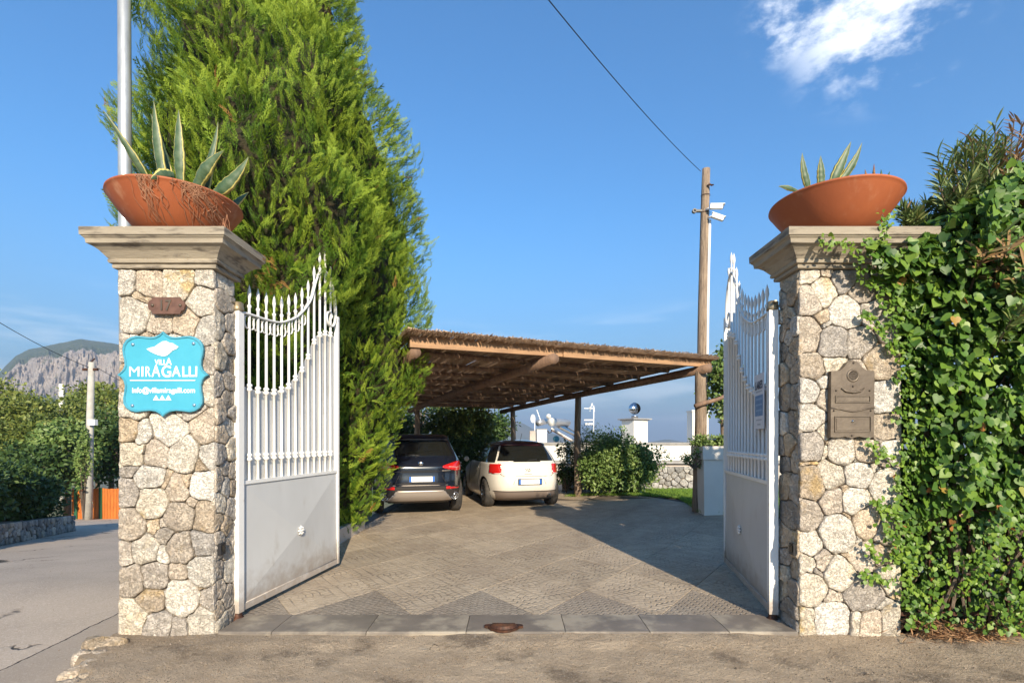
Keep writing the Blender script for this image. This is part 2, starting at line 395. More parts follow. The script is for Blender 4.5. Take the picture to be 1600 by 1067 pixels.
# one long joint running beside the apron, and an old darker patch towards the apron
sx = b.sep(co)
ln0 = b.m('ADD', b.m('ADD', b.m('MULTIPLY', sx[1], .1), sx[0]), b.m('ADD', b.m('MULTIPLY', b.noise(co, 3.1, 5), .12), 3.31-.06)); ln = b.m('ABSOLUTE', ln0)
crack = b.m('MAXIMUM', crack, b.ramp(ln, .009, .003))
side = b.ramp(ln0, -.01, .01)
col = b.mix(b.m('MULTIPLY', side, .45), col, (.25, .205, .16))
col = b.mix(crack, col, (.03, .025, .02))
b.put(p.inputs['Base Color'], col); p.inputs['Roughness'].default_value = .9
bump(b, p, b.m('ADD', b.m('ADD', b.noise(co, 130, 3, .6), b.m('MULTIPLY', crack, -2)), b.m('MULTIPLY', b.noise(co, 18, 5, .7), .7)), .8, .006)
xr = np.concatenate([np.linspace(-26, -4, 45), np.arange(-3.95, -2.2, .1)])
grid_mesh('road', xr, np.concatenate([np.arange(-4, 6, .5), np.arange(6, 24, .6)]), lambda X, Y: -.156-.1*np.maximum(0, Y-6.0), M['road'], smooth=True, kind='structure')

m, b, p, out = base_mat('rough_concrete'); M['apron'] = m
co = b.new('ShaderNodeTexCoord').outputs['Object']
big = b.noise(co, 1.7, 9, .68)
col = b.mix(b.ramp(b.noise(co, 3.3, 8, .65), .38, .64), (.74, .57, .39), (.58, .435, .29))
col = b.mix(b.m('MULTIPLY', b.ramp(big, .52, .64), .75), col, (.19, .135, .088))
sx = b.sep(co)
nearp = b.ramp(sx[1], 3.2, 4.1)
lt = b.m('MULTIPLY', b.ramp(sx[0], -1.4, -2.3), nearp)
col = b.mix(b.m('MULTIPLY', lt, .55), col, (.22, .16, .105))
col = b.mix(b.m('MULTIPLY', b.ramp(b.noise(b.vm('MULTIPLY', co, (.6, 2.2, 1)), 3.2, 9, .7), .61, .70), .85), col, (.50, .44, .36))
gn = b.noise(co, 75, 6, .82)
col = b.mix(b.m('MULTIPLY', b.ramp(gn, .53, .62), .75), col, (.72, .63, .51))
col = b.mix(b.m('MULTIPLY', b.ramp(gn, .45, .36), .45), col, (.16, .12, .08))
vo = b.new('ShaderNodeTexVoronoi', feature='DISTANCE_TO_EDGE'); vo.inputs['Scale'].default_value = 1.1
b.l.new(b.vm('ADD', co, b.vm('MULTIPLY', b.comb(b.noise(co, 4, 6), b.noise(co, 3.4, 6), 0), (.8, .8, 0))), vo.inputs['Vector'])
ck = b.m('MULTIPLY', b.ramp(vo.outputs[0], .007, .002), b.ramp(b.noise(co, 1.3), .54, .62))
col = b.mix(ck, col, (.04, .03, .025))
b.put(p.inputs['Base Color'], col); p.inputs['Roughness'].default_value = .95
bump(b, p, b.m('ADD', b.m('ADD', gn, b.m('MULTIPLY', b.noise(co, 30, 7, .75), 3.0)), b.m('MULTIPLY', ck, -1.5)), 1.0, .028)
# apron with real relief, its left edge broken off above the road
n = 420
def apron_z(X, Y):
    f = np.zeros_like(X)
    for s_, a_ in ((1.3, .010), (3.7, .006), (9.1, .004), (23, .003)):
        f += a_*(np.sin(X*s_+1.7*s_+2*np.sin(Y*s_*.8))*np.cos(Y*s_*1.1+np.sin(X*s_*.7)))
    edge = sstep(X+.05*np.sin(Y*9)+.03*np.sin(Y*31)-np.clip((3.95-Y)*.6, 0, 1.2), -3.24, -3.12)
    step = .03*sstep(Y, 3.95, 3.8)*(X > -2.35)*(X < 2.3)
    return f-.004-step*.6-.2*(1-edge)-.02*(X < -9)
grid_mesh('pavement_apron', np.concatenate([np.arange(-3.5, 3.6, .03), np.arange(3.6, 9, .1)]), np.concatenate([np.arange(-6, 2.4, .3), np.arange(2.4, 4.2, .025)]), apron_z, M['apron'], smooth=True, kind='structure')
# loose grit and aggregate standing proud of the surface
OCT = [(.5,0,0),(0,.6,0),(-.5,0,0),(0,-.45,0),(.05,.05,.42),(0,0,-.3)]; OCTF = [(0,1,4),(1,2,4),(2,3,4),(3,0,4),(1,0,5),(2,1,5),(3,2,5),(0,3,5)]
M['grit'] = leaf_mat('grit_stone', (.10, .075, .052), (.22, .17, .125), (.36, .29, .22), .95, 0, spec=.1)
def grit(label, X, Y, Z, s0, s1):
    n = len(X); tt = rdir(n); 
    V, F = scatter(OCT, OCTF, np.stack([X, Y, Z], 1), unit(tt*[1, 1, .2]), unit(rdir(n)*.3+[0, 0, 1]), rng.uniform(s0, s1, n)*(1+1.2*(rng.random(n) > .97)))
    o = mk('grit', V, F, M['grit'], tone=np.repeat(rng.random(n), 6), kind='stuff'); setp(o, label, 'grit')
n_ = 26000; X = rng.uniform(-2.9, 4.6, n_); Y = rng.uniform(2.6, 4.09, n_)
dn = .35+.65*(np.sin(X*2.3+1.3*np.sin(Y*4))*np.sin(Y*5.1-X*1.7) > -.1); ok = rng.random(n_) < dn; X, Y = X[ok], Y[ok]
grit('loose grit and pebbles worn out of the rough concrete in front of the gateway', X, Y, apron_z(X, Y)+.0012, .003, .009)
n_ = 6000; X = rng.uniform(-9, -2.9, n_); Y = rng.uniform(2.6, 8.5, n_); ok = (X < -3.1) | (Y < 3.6); X, Y = X[ok], Y[ok]
grit('fine grit lying on the asphalt of the road at the left', X, Y, -.1555-.1*np.maximum(0, Y-6), .003, .007)
# rubble ledge where the pavement breaks off above the road
def rock(c, s, seed, stretch=(1,1,1), n=10, k=6):
    r = random.Random(seed); V = []; F = []
    ph = [r.random()*6 for _ in range(6)]
    for i in range(k+1):
        th = math.pi*i/k
        for j in range(n):
            an = 2*math.pi*j/n
            q = 1+.18*math.sin(2*an+ph[0]+th)+.13*math.sin(3*an+ph[1]-2*th)+.08*(r.random()-.5)
            sp = lambda v, e: math.copysign(abs(v)**e, v)
            V.append((c[0]+s*stretch[0]*q*sp(math.sin(th), .6)*sp(math.cos(an), .7), c[1]+s*stretch[1]*q*sp(math.sin(th), .6)*sp(math.sin(an), .7), c[2]+s*stretch[2]*q*sp(math.cos(th), .7)))
    for i in range(k):
        for j in range(n): F.append((i*n+j, (i+1)*n+j, (i+1)*n+(j+1)%n, i*n+(j+1)%n))
    return V, F
led = thing('stone_ledge', 'broken ledge of pale rough stones at the foot of the left pillar', 'ledge', (-3.2, 3.7, -.1))
for i, (x, y, z, s, st) in enumerate([(-3.06,3.93,-.03,.12,(1.35,.8,.5)), (-3.0,3.74,-.06,.10,(1.2,.9,.6)), (-2.90,3.56,-.07,.10,(1.2,1,.6)), (-2.80,3.38,-.08,.10,(1.2,.9,.6)), (-2.70,3.20,-.08,.09,(1,1,.6)), (-3.20,4.06,-.12,.09,(1.2,1,.6)), (-3.02,3.58,-.13,.07,(1,1.1,.6)), (-2.6,3.02,-.08,.1,(1.2,1,.6))]):
    V, F = rock((x, y, z), s, i+3, st, 14, 8); mk('stone', V, F, M['stone_warm'], led, True)

# ---------------------------------------------------------------- driveway of stamped diamond panels
def cobble_mat(name, c1, c2, fans=True):
    m, b, p, out = base_mat(name)
    co = b.new('ShaderNodeTexCoord').outputs['Object']; oi = b.new('ShaderNodeObjectInfo').outputs['Random']
    wv = b.vm('ADD', co, b.vm('MULTIPLY', b.comb(b.noise(co, 5), b.noise(co, 4.3), 0), (.02, .02, 0)))
    s = b.sep(wv)
    if fans:
        row = b.m('FLOOR', b.m('MULTIPLY', s[1], 1/.42)); v = b.m('FRACT', b.m('MULTIPLY', s[1], 1/.42))
        u = b.m('SUBTRACT', b.m('FRACT', b.m('ADD', b.m('MULTIPLY', s[0], 1/.62), b.m('MULTIPLY', row, .5))), .5)
        u = b.m('MULTIPLY', u, .62); v = b.m('MULTIPLY', v, .42)
        r = b.m('SQRT', b.m('ADD', b.m('MULTIPLY', u, u), b.m('MULTIPLY', v, v)))
        rr = b.m('MULTIPLY', r, 1/.065); ring = b.m('FLOOR', rr)
        e1 = b.m('ABSOLUTE', b.m('SUBTRACT', b.m('FRACT', rr), .5))
        an = b.m('ARCTAN2', u, v)
        aa = b.m('ADD', b.m('MULTIPLY', b.m('MULTIPLY', an, b.m('ADD', ring, .5)), .62), b.m('MULTIPLY', ring, .37))
        e2 = b.m('ABSOLUTE', b.m('SUBTRACT', b.m('FRACT', aa), .5))
    else:
        a = b.m('ADD', b.m('MULTIPLY', s[0], .57), b.m('MULTIPLY', s[1], .82)); c_ = b.m('SUBTRACT', b.m('MULTIPLY', s[1], .57), b.m('MULTIPLY', s[0], .82))
        rr = b.m('MULTIPLY', a, 1/.055); ring = b.m('FLOOR', rr)
        e1 = b.m('ABSOLUTE', b.m('SUBTRACT', b.m('FRACT', rr), .5))
        e2 = b.m('ABSOLUTE', b.m('SUBTRACT', b.m('FRACT', b.m('ADD', b.m('MULTIPLY', c_, 1/.075), b.m('MULTIPLY', ring, .5))), .5))
    e = b.m('MAXIMUM', e1, e2); joint = b.ramp(e, .36, .48)
    wear = b.ramp(b.noise(co, 1.1, 8, .65), .40, .62)
    col = b.mix(b.ramp(b.noise(co, 6, 7, .65), .35, .65), c1, c2)
    col = b.mix(b.m('MULTIPLY', b.ramp(b.noise(co, 55, 6, .8), .50, .62), .5), col, (.58, .50, .40))
    col = b.mix(b.m('MULTIPLY', wear, .35), col, (.24, .18, .13))
    jm = b.m('MULTIPLY', joint, b.ramp(b.noise(co, 2.3, 5), .40, .64, .02, .36))
    col = b.mix(jm, col, (.055, .042, .033))
    hs = b.new('ShaderNodeHueSaturation'); b.put(hs.inputs['Color'], col); b.put(hs.inputs['Value'], b.m('ADD', b.m('MULTIPLY', oi, .20), .90))
    b.put(p.inputs['Base Color'], hs.outputs[0]); p.inputs['Roughness'].default_value = .72; p.inputs['Specular IOR Level'].default_value = .35
    bump(b, p, b.m('ADD', b.m('MULTIPLY', joint, b.ramp(b.noise(co, 1.9, 5), .36, .62, -.25, -1.3)), b.m('ADD', b.m('MULTIPLY', b.noise(co, 22, 6, .7), .9), b.m('MULTIPLY', b.noise(co, 120, 4), .3))), .8, .010)
    return m
M['fan'] = cobble_mat('fan_stamped_concrete', (.46, .37, .265), (.37, .295, .21))
M['row'] = cobble_mat('dark_stamped_concrete', (.30, .25, .195), (.245, .205, .16), False)
drive = mk('driveway', *(lambda g: (g.V, g.F))(G().box((-.1, -.1, -.1), (.1, .1, -.05))), M['mortar'], kind='structure')
bpy.data.objects.remove(drive)
xs = np.arange(-3.3, 8.6, .4); ys = np.arange(4.5, 19.6, .4)
drive = grid_mesh('driveway', xs, ys, lambda X, Y: gz(X, Y)-.012, mat('joint_concrete', (.10, .08, .06), (.14, .11, .085), 9, .95, .4), kind='structure')
def clip(poly, nx, ny, d):      # keep nx*x+ny*y <= d
    out = []
    for i in range(len(poly)):
        a, c = poly[i], poly[(i+1) % len(poly)]
        fa, fc = nx*a[0]+ny*a[1]-d, nx*c[0]+ny*c[1]-d
        if fa <= 0: out.append(a)
        if (fa < 0 < fc) or (fc < 0 < fa):
            t = fa/(fa-fc); out.append((a[0]+t*(c[0]-a[0]), a[1]+t*(c[1]-a[1])))
    return out
DX, DY = 1.06, 1.56
x_off, y_off = Pg(751, 926)[0], 4.52
k = 0
for r_ in range(0, 20):
    for c_ in range(-4, 7):
        cx = x_off+(c_+.5*(r_ % 2))*DX; cy = y_off+r_*DY/2
        poly = [(cx-DX/2, cy), (cx, cy-DY/2), (cx+DX/2, cy), (cx, cy+DY/2)]
        for nx, ny, dd in ((0, -1, -4.525), (0, 1, 18.5), (-1, 0, 2.62), (1, .28, 6.25+.6)):
            poly = clip(poly, nx, ny, dd)
            if len(poly) < 3: break
        if len(poly) < 3: continue
        # right edge of the paving: the kerb line towards the lawn
        q = clip(poly, .42, 1, .42*1.75+13.0)
        poly = q if len(q) >= 3 and cx > 0 else poly
        A = np.array(poly); c0 = A.mean(0); A = c0+(A-c0)*(1-.004/max(.2, np.abs(A-c0).max()))
        if len(A) < 3: continue
        inner = c0+(A-c0)*(1-.005/max(.2, np.abs(A-c0).max()))
        nn = len(A); tz = .004+.002*random.random()
        V = [(x, y, float(gz(x, y))-.02) for x, y in A]+[(x, y, float(gz(x, y))+tz-.002) for x, y in A]+[(x, y, float(gz(x, y))+tz) for x, y in inner]
        F = [(i, (i+1) % nn, nn+(i+1) % nn, nn+i) for i in range(nn)]+[(nn+i, nn+(i+1) % nn, 2*nn+(i+1) % nn, 2*nn+i) for i in range(nn)]+[tuple(range(2*nn, 3*nn))]
        dark = r_ == 0
        mk('paving_panel', V, F, M['row'] if dark else M['fan'], drive)
# threshold of grey stone slabs
m_slab = mat('threshold_stone', (.19, .16, .13), (.145, .123, .10), 2.4, .5, .35, 50, .003, objvar=.07, c3=(.34,.29,.22), s3=1.7, t3=(.46,.62))
M['slab'] = m_slab
th = thing('stone_threshold', 'row of worn grey stone slabs laid across the gateway', 'threshold', (0, 4.3, 0))
ex = [-2.30, -1.88, -1.14, -.36, .42, 1.08, 1.70, 2.24]
for i in range(7):
    g = G(); a, c = ex[i]+.003, ex[i+1]-.003
    prof = [(4.095,-.06), (4.095,.004), (4.108,.016), (4.30,.020), (4.50,.019), (4.512,.01), (4.512,-.06)]
    V = [(x, y+.003*random.random(), z) for x in (a, c) for y, z in prof]; kk = len(prof)
    g.add(V, [(j, j+1, kk+j+1, kk+j) for j in range(kk-1)]+[tuple(range(kk-1, -1, -1)), tuple(range(kk, 2*kk))])
    g.mk('slab', M['slab'], th)
# rusty gate stop let into the threshold
gs = thing('gate_stop', 'rusty cast iron gate stop with a curved lip set in the threshold', 'gate stop', (-.04, 4.15, .02))
x0 = (787-800)/820*4.15
poly = [(x0-.155,.0),(x0-.15,.02),(x0-.12,.028),(x0+.12,.028),(x0+.15,.02),(x0+.155,.0),(x0+.125,-.006),(x0+.10,-.035),(x0+.05,-.06),(x0,-.068),(x0-.05,-.06),(x0-.10,-.035),(x0-.125,-.006)]
V = [(x, 4.17+z*1.6, .022) for x, z in poly]; V += [(x, 4.17+z*1.6, .040) for x, z in poly]
nn = len(poly); G().add(V, [tuple(range(nn, 2*nn))]+[(i, (i+1) % nn, nn+(i+1) % nn, nn+i) for i in range(nn)]).mk('flange', M['rust'], gs)
g = G()
for i in range(13):
    a = math.pi*i/12; g.V.append((x0-.105*math.cos(a), 4.165-.085*math.sin(a), .041)); g.V.append((x0-.09*math.cos(a), 4.165-.075*math.sin(a), .062))
g.F = [(2*i, 2*i+2, 2*i+3, 2*i+1) for i in range(12)]; g.mk('lip', M['rust'], gs)
g = G().box((x0-.09, 4.165, .040), (x0+.09, 4.185, .058)); g.mk('catch_bar', M['rust'], gs)

# ---------------------------------------------------------------- stone-faced pillars
def power_cells(seeds, rect):
    """seeds: (x, z, weight) -> clipped polygons of the power diagram"""
    x0, z0, x1, z1 = rect; out = []
    for i, (x, z, w) in enumerate(seeds):
        poly = [(x0, z0), (x1, z0), (x1, z1), (x0, z1)]
        for j, (u, v, w2) in enumerate(seeds):
            if i == j: continue
            nx, ny = 2*(u-x), 2*(v-z); dd = u*u+v*v-x*x-z*z+w-w2
            poly = clip(poly, nx, ny, dd)
            if len(poly) < 3: break
        if len(poly) >= 3: out.append((i, poly))
    return out
from mathutils import noise as mno
def stone_mesh(poly, seed, gap=.006, proud=.03, round_=.10, m_=28, warp=None):
    """a roughly dressed stone: outline in its own plane (u, v), depth w outwards"""
    r = random.Random(seed); A = np.array(poly); 
    for _ in range(2):
        B = []; round_ *= .85
        for i in range(len(A)):
            a, c = A[i], A[(i+1) % len(A)]; B += [a+(c-a)*round_*.8, a+(c-a)*(1-round_*.8)]
        A = np.array(B)
    # resample
    seg = np.linalg.norm(np.roll(A, -1, 0)-A, axis=1); cum = np.concatenate([[0], np.cumsum(seg)]); L = cum[-1]
    t = np.linspace(0, L, m_, endpoint=False); A2 = np.concatenate([A, A[:1]])
    O = np.stack([np.interp(t, cum, A2[:, 0]), np.interp(t, cum, A2[:, 1])], 1)
    if warp is not None:
        x0, z0, x1, z1 = warp
        f = np.clip(np.minimum.reduce([O[:, 0]-x0, x1-O[:, 0], O[:, 1]-z0, z1-O[:, 1]])/.05, 0, 1)
        dx = np.array([.022*mno.noise(Vector((u*6, v*6, x0))) + .012*mno.noise(Vector((u*19, v*19, 4))) for u, v in O])
        dz = np.array([.022*mno.noise(Vector((u*6, v*6, x0+7))) + .012*mno.noise(Vector((u*19, v*19, 9))) for u, v in O])
        O = O+np.stack([dx, dz], 1)*f[:, None]
    c = O.mean(0); size = np.abs(O-c).max()
    d = unit(O-c); ph = [r.random()*6.3 for _ in range(4)]
    an = np.arctan2(d[:, 1], d[:, 0]); O = O-d*(gap+.0028*(np.sin(4*an+ph[0])+np.sin(7*an+ph[1])+1.6)*.6)[:, None]
    tiltx, tilty = (r.random()-.5)*.10, (r.random()-.5)*.10
    rings = [(1, 0, 0), (1, .72, 0), (.975, .93, .4), (.84, 1.0, 1), (.55, .98, 1), (.25, 1.06, 1)]
    V = []
    for s_, h, nz in rings:
        for j in range(m_):
            q = c+(O[j]-c)*s_
            w = proud*h+nz*(tiltx*(q[0]-c[0])+tilty*(q[1]-c[1]))+nz*(r.random()-.5)*.011
            V.append((q[0], q[1], w))
    V.append((c[0], c[1], proud*1.05))
    F = [(i*m_+j, i*m_+(j+1) % m_, (i+1)*m_+(j+1) % m_, (i+1)*m_+j) for i in range(len(rings)-1) for j in range(m_)]
    b0 = (len(rings)-1)*m_; F += [(b0+j, b0+(j+1) % m_, len(V)-1) for j in range(m_)]
    return V, F
def relax(n, rect, seed, it=3, aspect=1.0):
    r = random.Random(seed); x0, z0, x1, z1 = rect
    S = [[r.uniform(x0, x1), r.uniform(z0, z1), 0] for _ in range(n)]
    for _ in range(it):
        for i, poly in power_cells(S, rect):
            A = np.array(poly); S[i][0], S[i][1] = A.mean(0)
    return [(a, c, (r.random()-.4)*.0) for a, c, _ in S]
def face_stones(parent, seeds, rect, tf, mats, seed0, proud=.03, gap=.006, m_=24):
    for i, poly in power_cells(seeds, rect):
        if np.ptp(np.array(poly)[:, 0]) < .02 or np.ptp(np.array(poly)[:, 1]) < .02: continue
        V, F = stone_mesh(poly, seed0+i, gap, proud*(.7+.8*random.random()), m_=m_, warp=rect)
        V = [tf(*v) for v in V]
        mk('stone', V, F, mats(i, poly), parent, True)
PL_F = 4.10
L_SEEDS = [(196,440,0),(229,440,1),(281,439,3),(326,436,1),(205,490,4),(218,463,-2),(319,470,3),(253,503,1),(289,505,1),(326,514,2),(190,547,1),(228,545,1),(270,548,2),(190,589,1),(328,562,1),(331,610,1),(262,600,4),(220,610,2),(205,631,1),(300,640,0),(196,673,1),(220,679,-1),(263,671,4),(322,664,3),(199,709,1),(244,706,1),(286,708,3),(332,712,1),(234,748,0),(196,772,0),(237,786,3),(258,758,-3),(277,765,0),(320,760,3),(203,819,3),(241,822,-2),(279,807,2),(325,808,3),(297,786,-3),(257,837,-1),(194,863,-1),(225,858,2),(253,863,-2),(281,855,2),(318,851,1),(205,908,2),(242,901,2),(277,894,-1),(318,891,4),(234,937,1),(284,934,5),(332,934,1),(308,915,-3),(205,963,2),(248,974,1),(277,977,-2),(315,973,2)]
L_LIGHT = {2,4,6,22,26,30,42-1,48,50,53,56,33,28,3}
L_GREY = {29,39,41,46,45,51,54,43,36,57-6,44}
R_SEEDS = [(1263,427,1),(1293,424,-1),(1317,436,2),(1287,454,2),(1263,467,2),(1348,455,2),(1323,487,4),(1284,499,-3),(1264,523,3),(1302,532,4),(1341,535,1),(1362,487,1),(1385,440,1),(1390,500,1),(1269,574,2),(1299,571,0),(1335,590,2),(1375,568,1),(1260,611,2),(1284,598,-2),(1285,622,-1),(1264,652,3),(1264,696,3),(1285,679,-2),(1285,705,-2),(1325,640,3),(1386,667,2),(1385,622,1),(1314,707,2),(1354,704,1),(1390,705,0),(1265,754,4),(1299,740,3),(1341,743,2),(1385,758,4),(1301,782,1),(1337,783,1),(1318,768,-3),(1258,805,3),(1310,832,5),(1354,814,3),(1390,832,2),(1265,849,1),(1347,872,1),(1386,865,0),(1256,882,0),(1285,881,-2),(1312,898,3),(1265,920,4),(1350,927,5),(1301,936,-2),(1394,905,1),(1256,968,1),(1301,966,4),(1339,970,-3),(1364,974,1),(1393,972,2),(1372,945,-3)]
def w_of(k, sgn=1): return k*.0026
def px_seeds(S): return [((a-800)/820*PL_F, 1.5+(690-b_)/820*PL_F, w_of(w)) for a, b_, w in S]
def cornice(parent, x0, x1, y0, y1):
    prof = [(.0,2.845),(.026,2.848),(.030,2.868),(.022,2.878),(.045,2.884),(.050,2.902),(.044,2.912),(.058,2.93),(.085,2.965),(.115,2.99),(.142,3.00),(.146,3.030),(.152,3.038),(.160,3.044),(.160,3.050),(.170,3.053),(.172,3.108),(.168,3.113)]
    V = []; F = []
    for o, z in prof: 
        for (sx_, sy_) in ((-1,-1),(1,-1),(1,1),(-1,1)):
            V.append(((x0-o if sx_ < 0 else x1+o), (y0-o if sy_ < 0 else y1+o), z))
    kk = len(prof)
    F = [(i*4+j, i*4+(j+1) % 4, (i+1)*4+(j+1) % 4, (i+1)*4+j) for i in range(kk-1) for j in range(4)]
    F += [(3,2,1,0), tuple((kk-1)*4+j for j in range(4))]
    return mk('cornice', V, F, M['cornice'], parent)
def pillar(name, label, x0, x1, seeds, light, grey, seed0):
    y0, y1 = PL_F+.03, 4.42
    t = thing(name, label, 'pillar', ((x0+x1)/2, (y0+y1)/2, 0))
    G().box((x0+.03, y0+.005, -.25), (x1-.03, y1-.03, 2.85)).mk('core', M['mortar'], t)
    S = px_seeds(seeds)
    rr_ = random.Random(seed0)
    S += [(rr_.uniform(x0+.05, x1-.05), rr_.uniform(.1, 2.75), w_of(-2.6)) for _ in range(26)]
    def mf(i, poly):
        if i in light: return M['stone_light']
        if i in grey: return M['stone_grey']
        return M['stone_warm'] if (i*7) % 3 else M['stone_light']
    face_stones(t, S, (x0, -.03, x1, 2.845), lambda u, v, w: (u, y0-w, v), mf, seed0, .030, .0014)
    rnd = lambda i, poly: M[['stone_warm','stone_light','stone_grey','stone_warm'][(i*13+seed0) % 4]]
    for k_, (xx, sg) in enumerate(((x1, 1), (x0, -1))):
        rect = (y0-.022, -.03, y1, 2.845)
        face_stones(t, relax(36, rect, seed0+k_), rect, lambda u, v, w, xx=xx, sg=sg: (xx-sg*.03+sg*w, u, v), rnd, seed0+200+99*k_, .030, .0014, 20)
    rect = (x0, -.03, x1, 2.845)
    face_stones(t, relax(50, rect, seed0+5), rect, lambda u, v, w: (u, y1-.03+w, v), rnd, seed0+500, .03, .004, 12)
    cornice(t, x0, x1, y0-.03, y1)
    return t
LP = pillar('gate_pillar', 'left rough stone gate pillar carrying the blue sign and number 17', -3.075, -2.325, L_SEEDS, L_LIGHT, L_GREY, 11)
RP = pillar('gate_pillar', 'right rough stone gate pillar with mailbox, its corner overgrown by ivy', 2.245, 3.04, R_SEEDS, {0,3,6,15,27,28,31-31,36,39,47,53,56,52,42,34,32,24,23,19}, {2,5,9,12,13,38,48+100,49}, 1011)

# ---------------------------------------------------------------- signs, number, mailbox
def text_obj(name, body, size, mt, parent, loc, extr=.002, sx=1., rot=(R(90),0,0), bold=0, **k):
    cu = bpy.data.curves.new(name, 'FONT'); cu.body = body; cu.size = size; cu.align_x = 'CENTER'; cu.align_y = 'CENTER'; cu.extrude = extr; cu.offset = bold
    tmp = bpy.data.objects.new('tmp', cu); C.objects.link(tmp); bpy.context.view_layer.update()
    me = bpy.data.meshes.new_from_object(tmp.evaluated_get(bpy.context.evaluated_depsgraph_get()))
    bpy.data.objects.remove(tmp); me.materials.clear(); me.materials.append(mt)
    A = np.empty(len(me.vertices)*3); me.vertices.foreach_get('co', A); A = A.reshape(-1, 3)
    cen = (A.max(0)+A.min(0))/2; w = np.ptp(A[:, 0])
    A -= cen; A[:, 0] *= sx/w      # sx = wanted width in metres
    Mx = Euler(rot).to_matrix(); A = A@np.array(Mx).T
    org = ORG[parent.name] if parent is not None else 0
    me.vertices.foreach_set('co', (A+np.array(loc)-org).ravel())
    o = bpy.data.objects.new(name, me); C.objects.link(o); o.parent = parent; ORG[o.name] = org
    return setp(o, **k)
YS = 4.058
def Ps(px, py, Y=YS): v = P(px, py, Y); return (v[0], v[2])
sg = thing('entrance_sign', 'bright blue scalloped villa name sign with white shell on the stone pillar', 'sign', (*P(258, 585, YS)[:2], P(258, 585, YS)[2]))
def sz(px, py, Y=YS): return Ps(185+px*150/1067, 510+py*150/1067, Y)
right = [(490,40),(520,70),(575,100),(640,108),(720,98),(790,92),(850,105),(905,140),(938,190),(948,250),(940,310),(925,370),(922,430),(940,480),(975,515),(1005,540),(965,565),(935,605),(920,660),(925,730),(938,800),(935,870),(905,920),(850,955),(790,968),(720,958),(640,950),(570,962),(520,990),(486,1022)]
left = [(1016-24-(x-0), y) for x, y in right[1:-1]][::-1]
outl = [sz(x*.985+6, y*.97+14) for x, y in right+[(980-x, y) for x, y in right[1:-1]][::-1]]
cxs, czs = sz(487, 530)
scale = lambda k_: [(cxs+(x-cxs)*k_, czs+(z-czs)*k_) for x, z in outl]
def board(polyA, polyB, yA, yB):     # bevel from A (back) to B (front)
    n_ = len(polyA); V = [(x, yA, z) for x, z in polyA]+[(x, yB, z) for x, z in polyB]
    return V, [(i, (i+1) % n_, n_+(i+1) % n_, n_+i) for i in range(n_)], n_
g = G(); V, F, n_ = board(outl, outl, YS+.022, YS+.004); g.add(V, F+[tuple(range(n_-1, -1, -1))])
g.add(*board(outl, scale(.985), YS+.004, YS)[:2])
g.add(*board(scale(.985), scale(.955), YS, YS)[:2]); g.add(*board(scale(.955), scale(.935), YS, YS+.010)[:2])
g.mk('rim', M['sign_edge'], sg)
ip = scale(.94); mk('panel', [(x, YS+.008, z) for x, z in ip], [tuple(range(len(ip)))], M['sign_blue'], sg)
for (a, c) in ((155,198),(830,188),(150,878),(838,872)):
    x, z = sz(a, c); G().lathe([(0,-.008),(.008,-.007),(.013,-.002),(.014,.004)], (x, YS+.004, z), 12, 'Y').mk('screw', M['steel_dot'], sg, True)
def Ltext(body, px, py, wpx, size, bold=0):
    x, z = sz(px, py); text_obj('lettering', body, size, M['sign_white'], sg, (x, YS+.006, z), .0015, wpx*150/1067/820*YS, bold=bold)
Ltext('VILL', 462, 396, 128, .058, .0012); Ltext('A', 556, 388, 66, .075, .0012)
Ltext('M', 171, 500, 112, .112, 0); Ltext('I', 262, 500, 20, .112, .001); Ltext('R', 325, 500, 56, .112, .0012); Ltext('A', 413, 492, 98, .13, .0015); Ltext('G', 528, 498, 106, .125, .002)
Ltext('A', 638, 498, 98, .115, .0015); Ltext('LLI', 788, 500, 165, .112, .002)
Ltext('info@villamiragalli.com', 497, 715, 700, .058, .0010)
x0_, z0_ = sz(125, 598); x1_, _ = sz(850, 598)
G().box((x0_, YS+.003, z0_-.0035), (x1_, YS+.0075, z0_+.0035)).mk('rule_line', M['sign_white'], sg)
for c_ in (413, 482, 550):
    (xa, za), (xb, zb), (xc, zc) = sz(c_-33, 820), sz(c_+33, 820), sz(c_, 762)
    G().prism([(xa, za), (xb, zb), (xc, zc)], YS+.004, YS+.0075).mk('triangle', M['sign_white'], sg)
sh = [(310,250),(350,235),(400,225),(440,195),(490,165),(530,162),(565,182),(600,185),(620,200),(665,225),(640,250),(600,265),(565,300),(530,325),(490,330),(440,318),(390,298),(345,275)]
G().prism([sz(*q) for q in sh], YS+.002, YS+.0075).mk('shell_emblem', M['sign_white'], sg)
g = G(); g.tube([(sz(*q)[0], YS+.002, sz(*q)[1]) for q in [(345,262),(400,262),(460,268),(500,280),(515,298)]], .0022, 5)
g.tube([(sz(*q)[0], YS+.002, sz(*q)[1]) for q in [(395,240),(450,232),(500,236),(545,255),(560,275)]], .0022, 5)
g.tube([(sz(*q)[0], YS+.002, sz(*q)[1]) for q in [(590,190),(600,220),(585,262)]], .0022, 5); g.mk('shell_line', M['sign_grey'], sg)

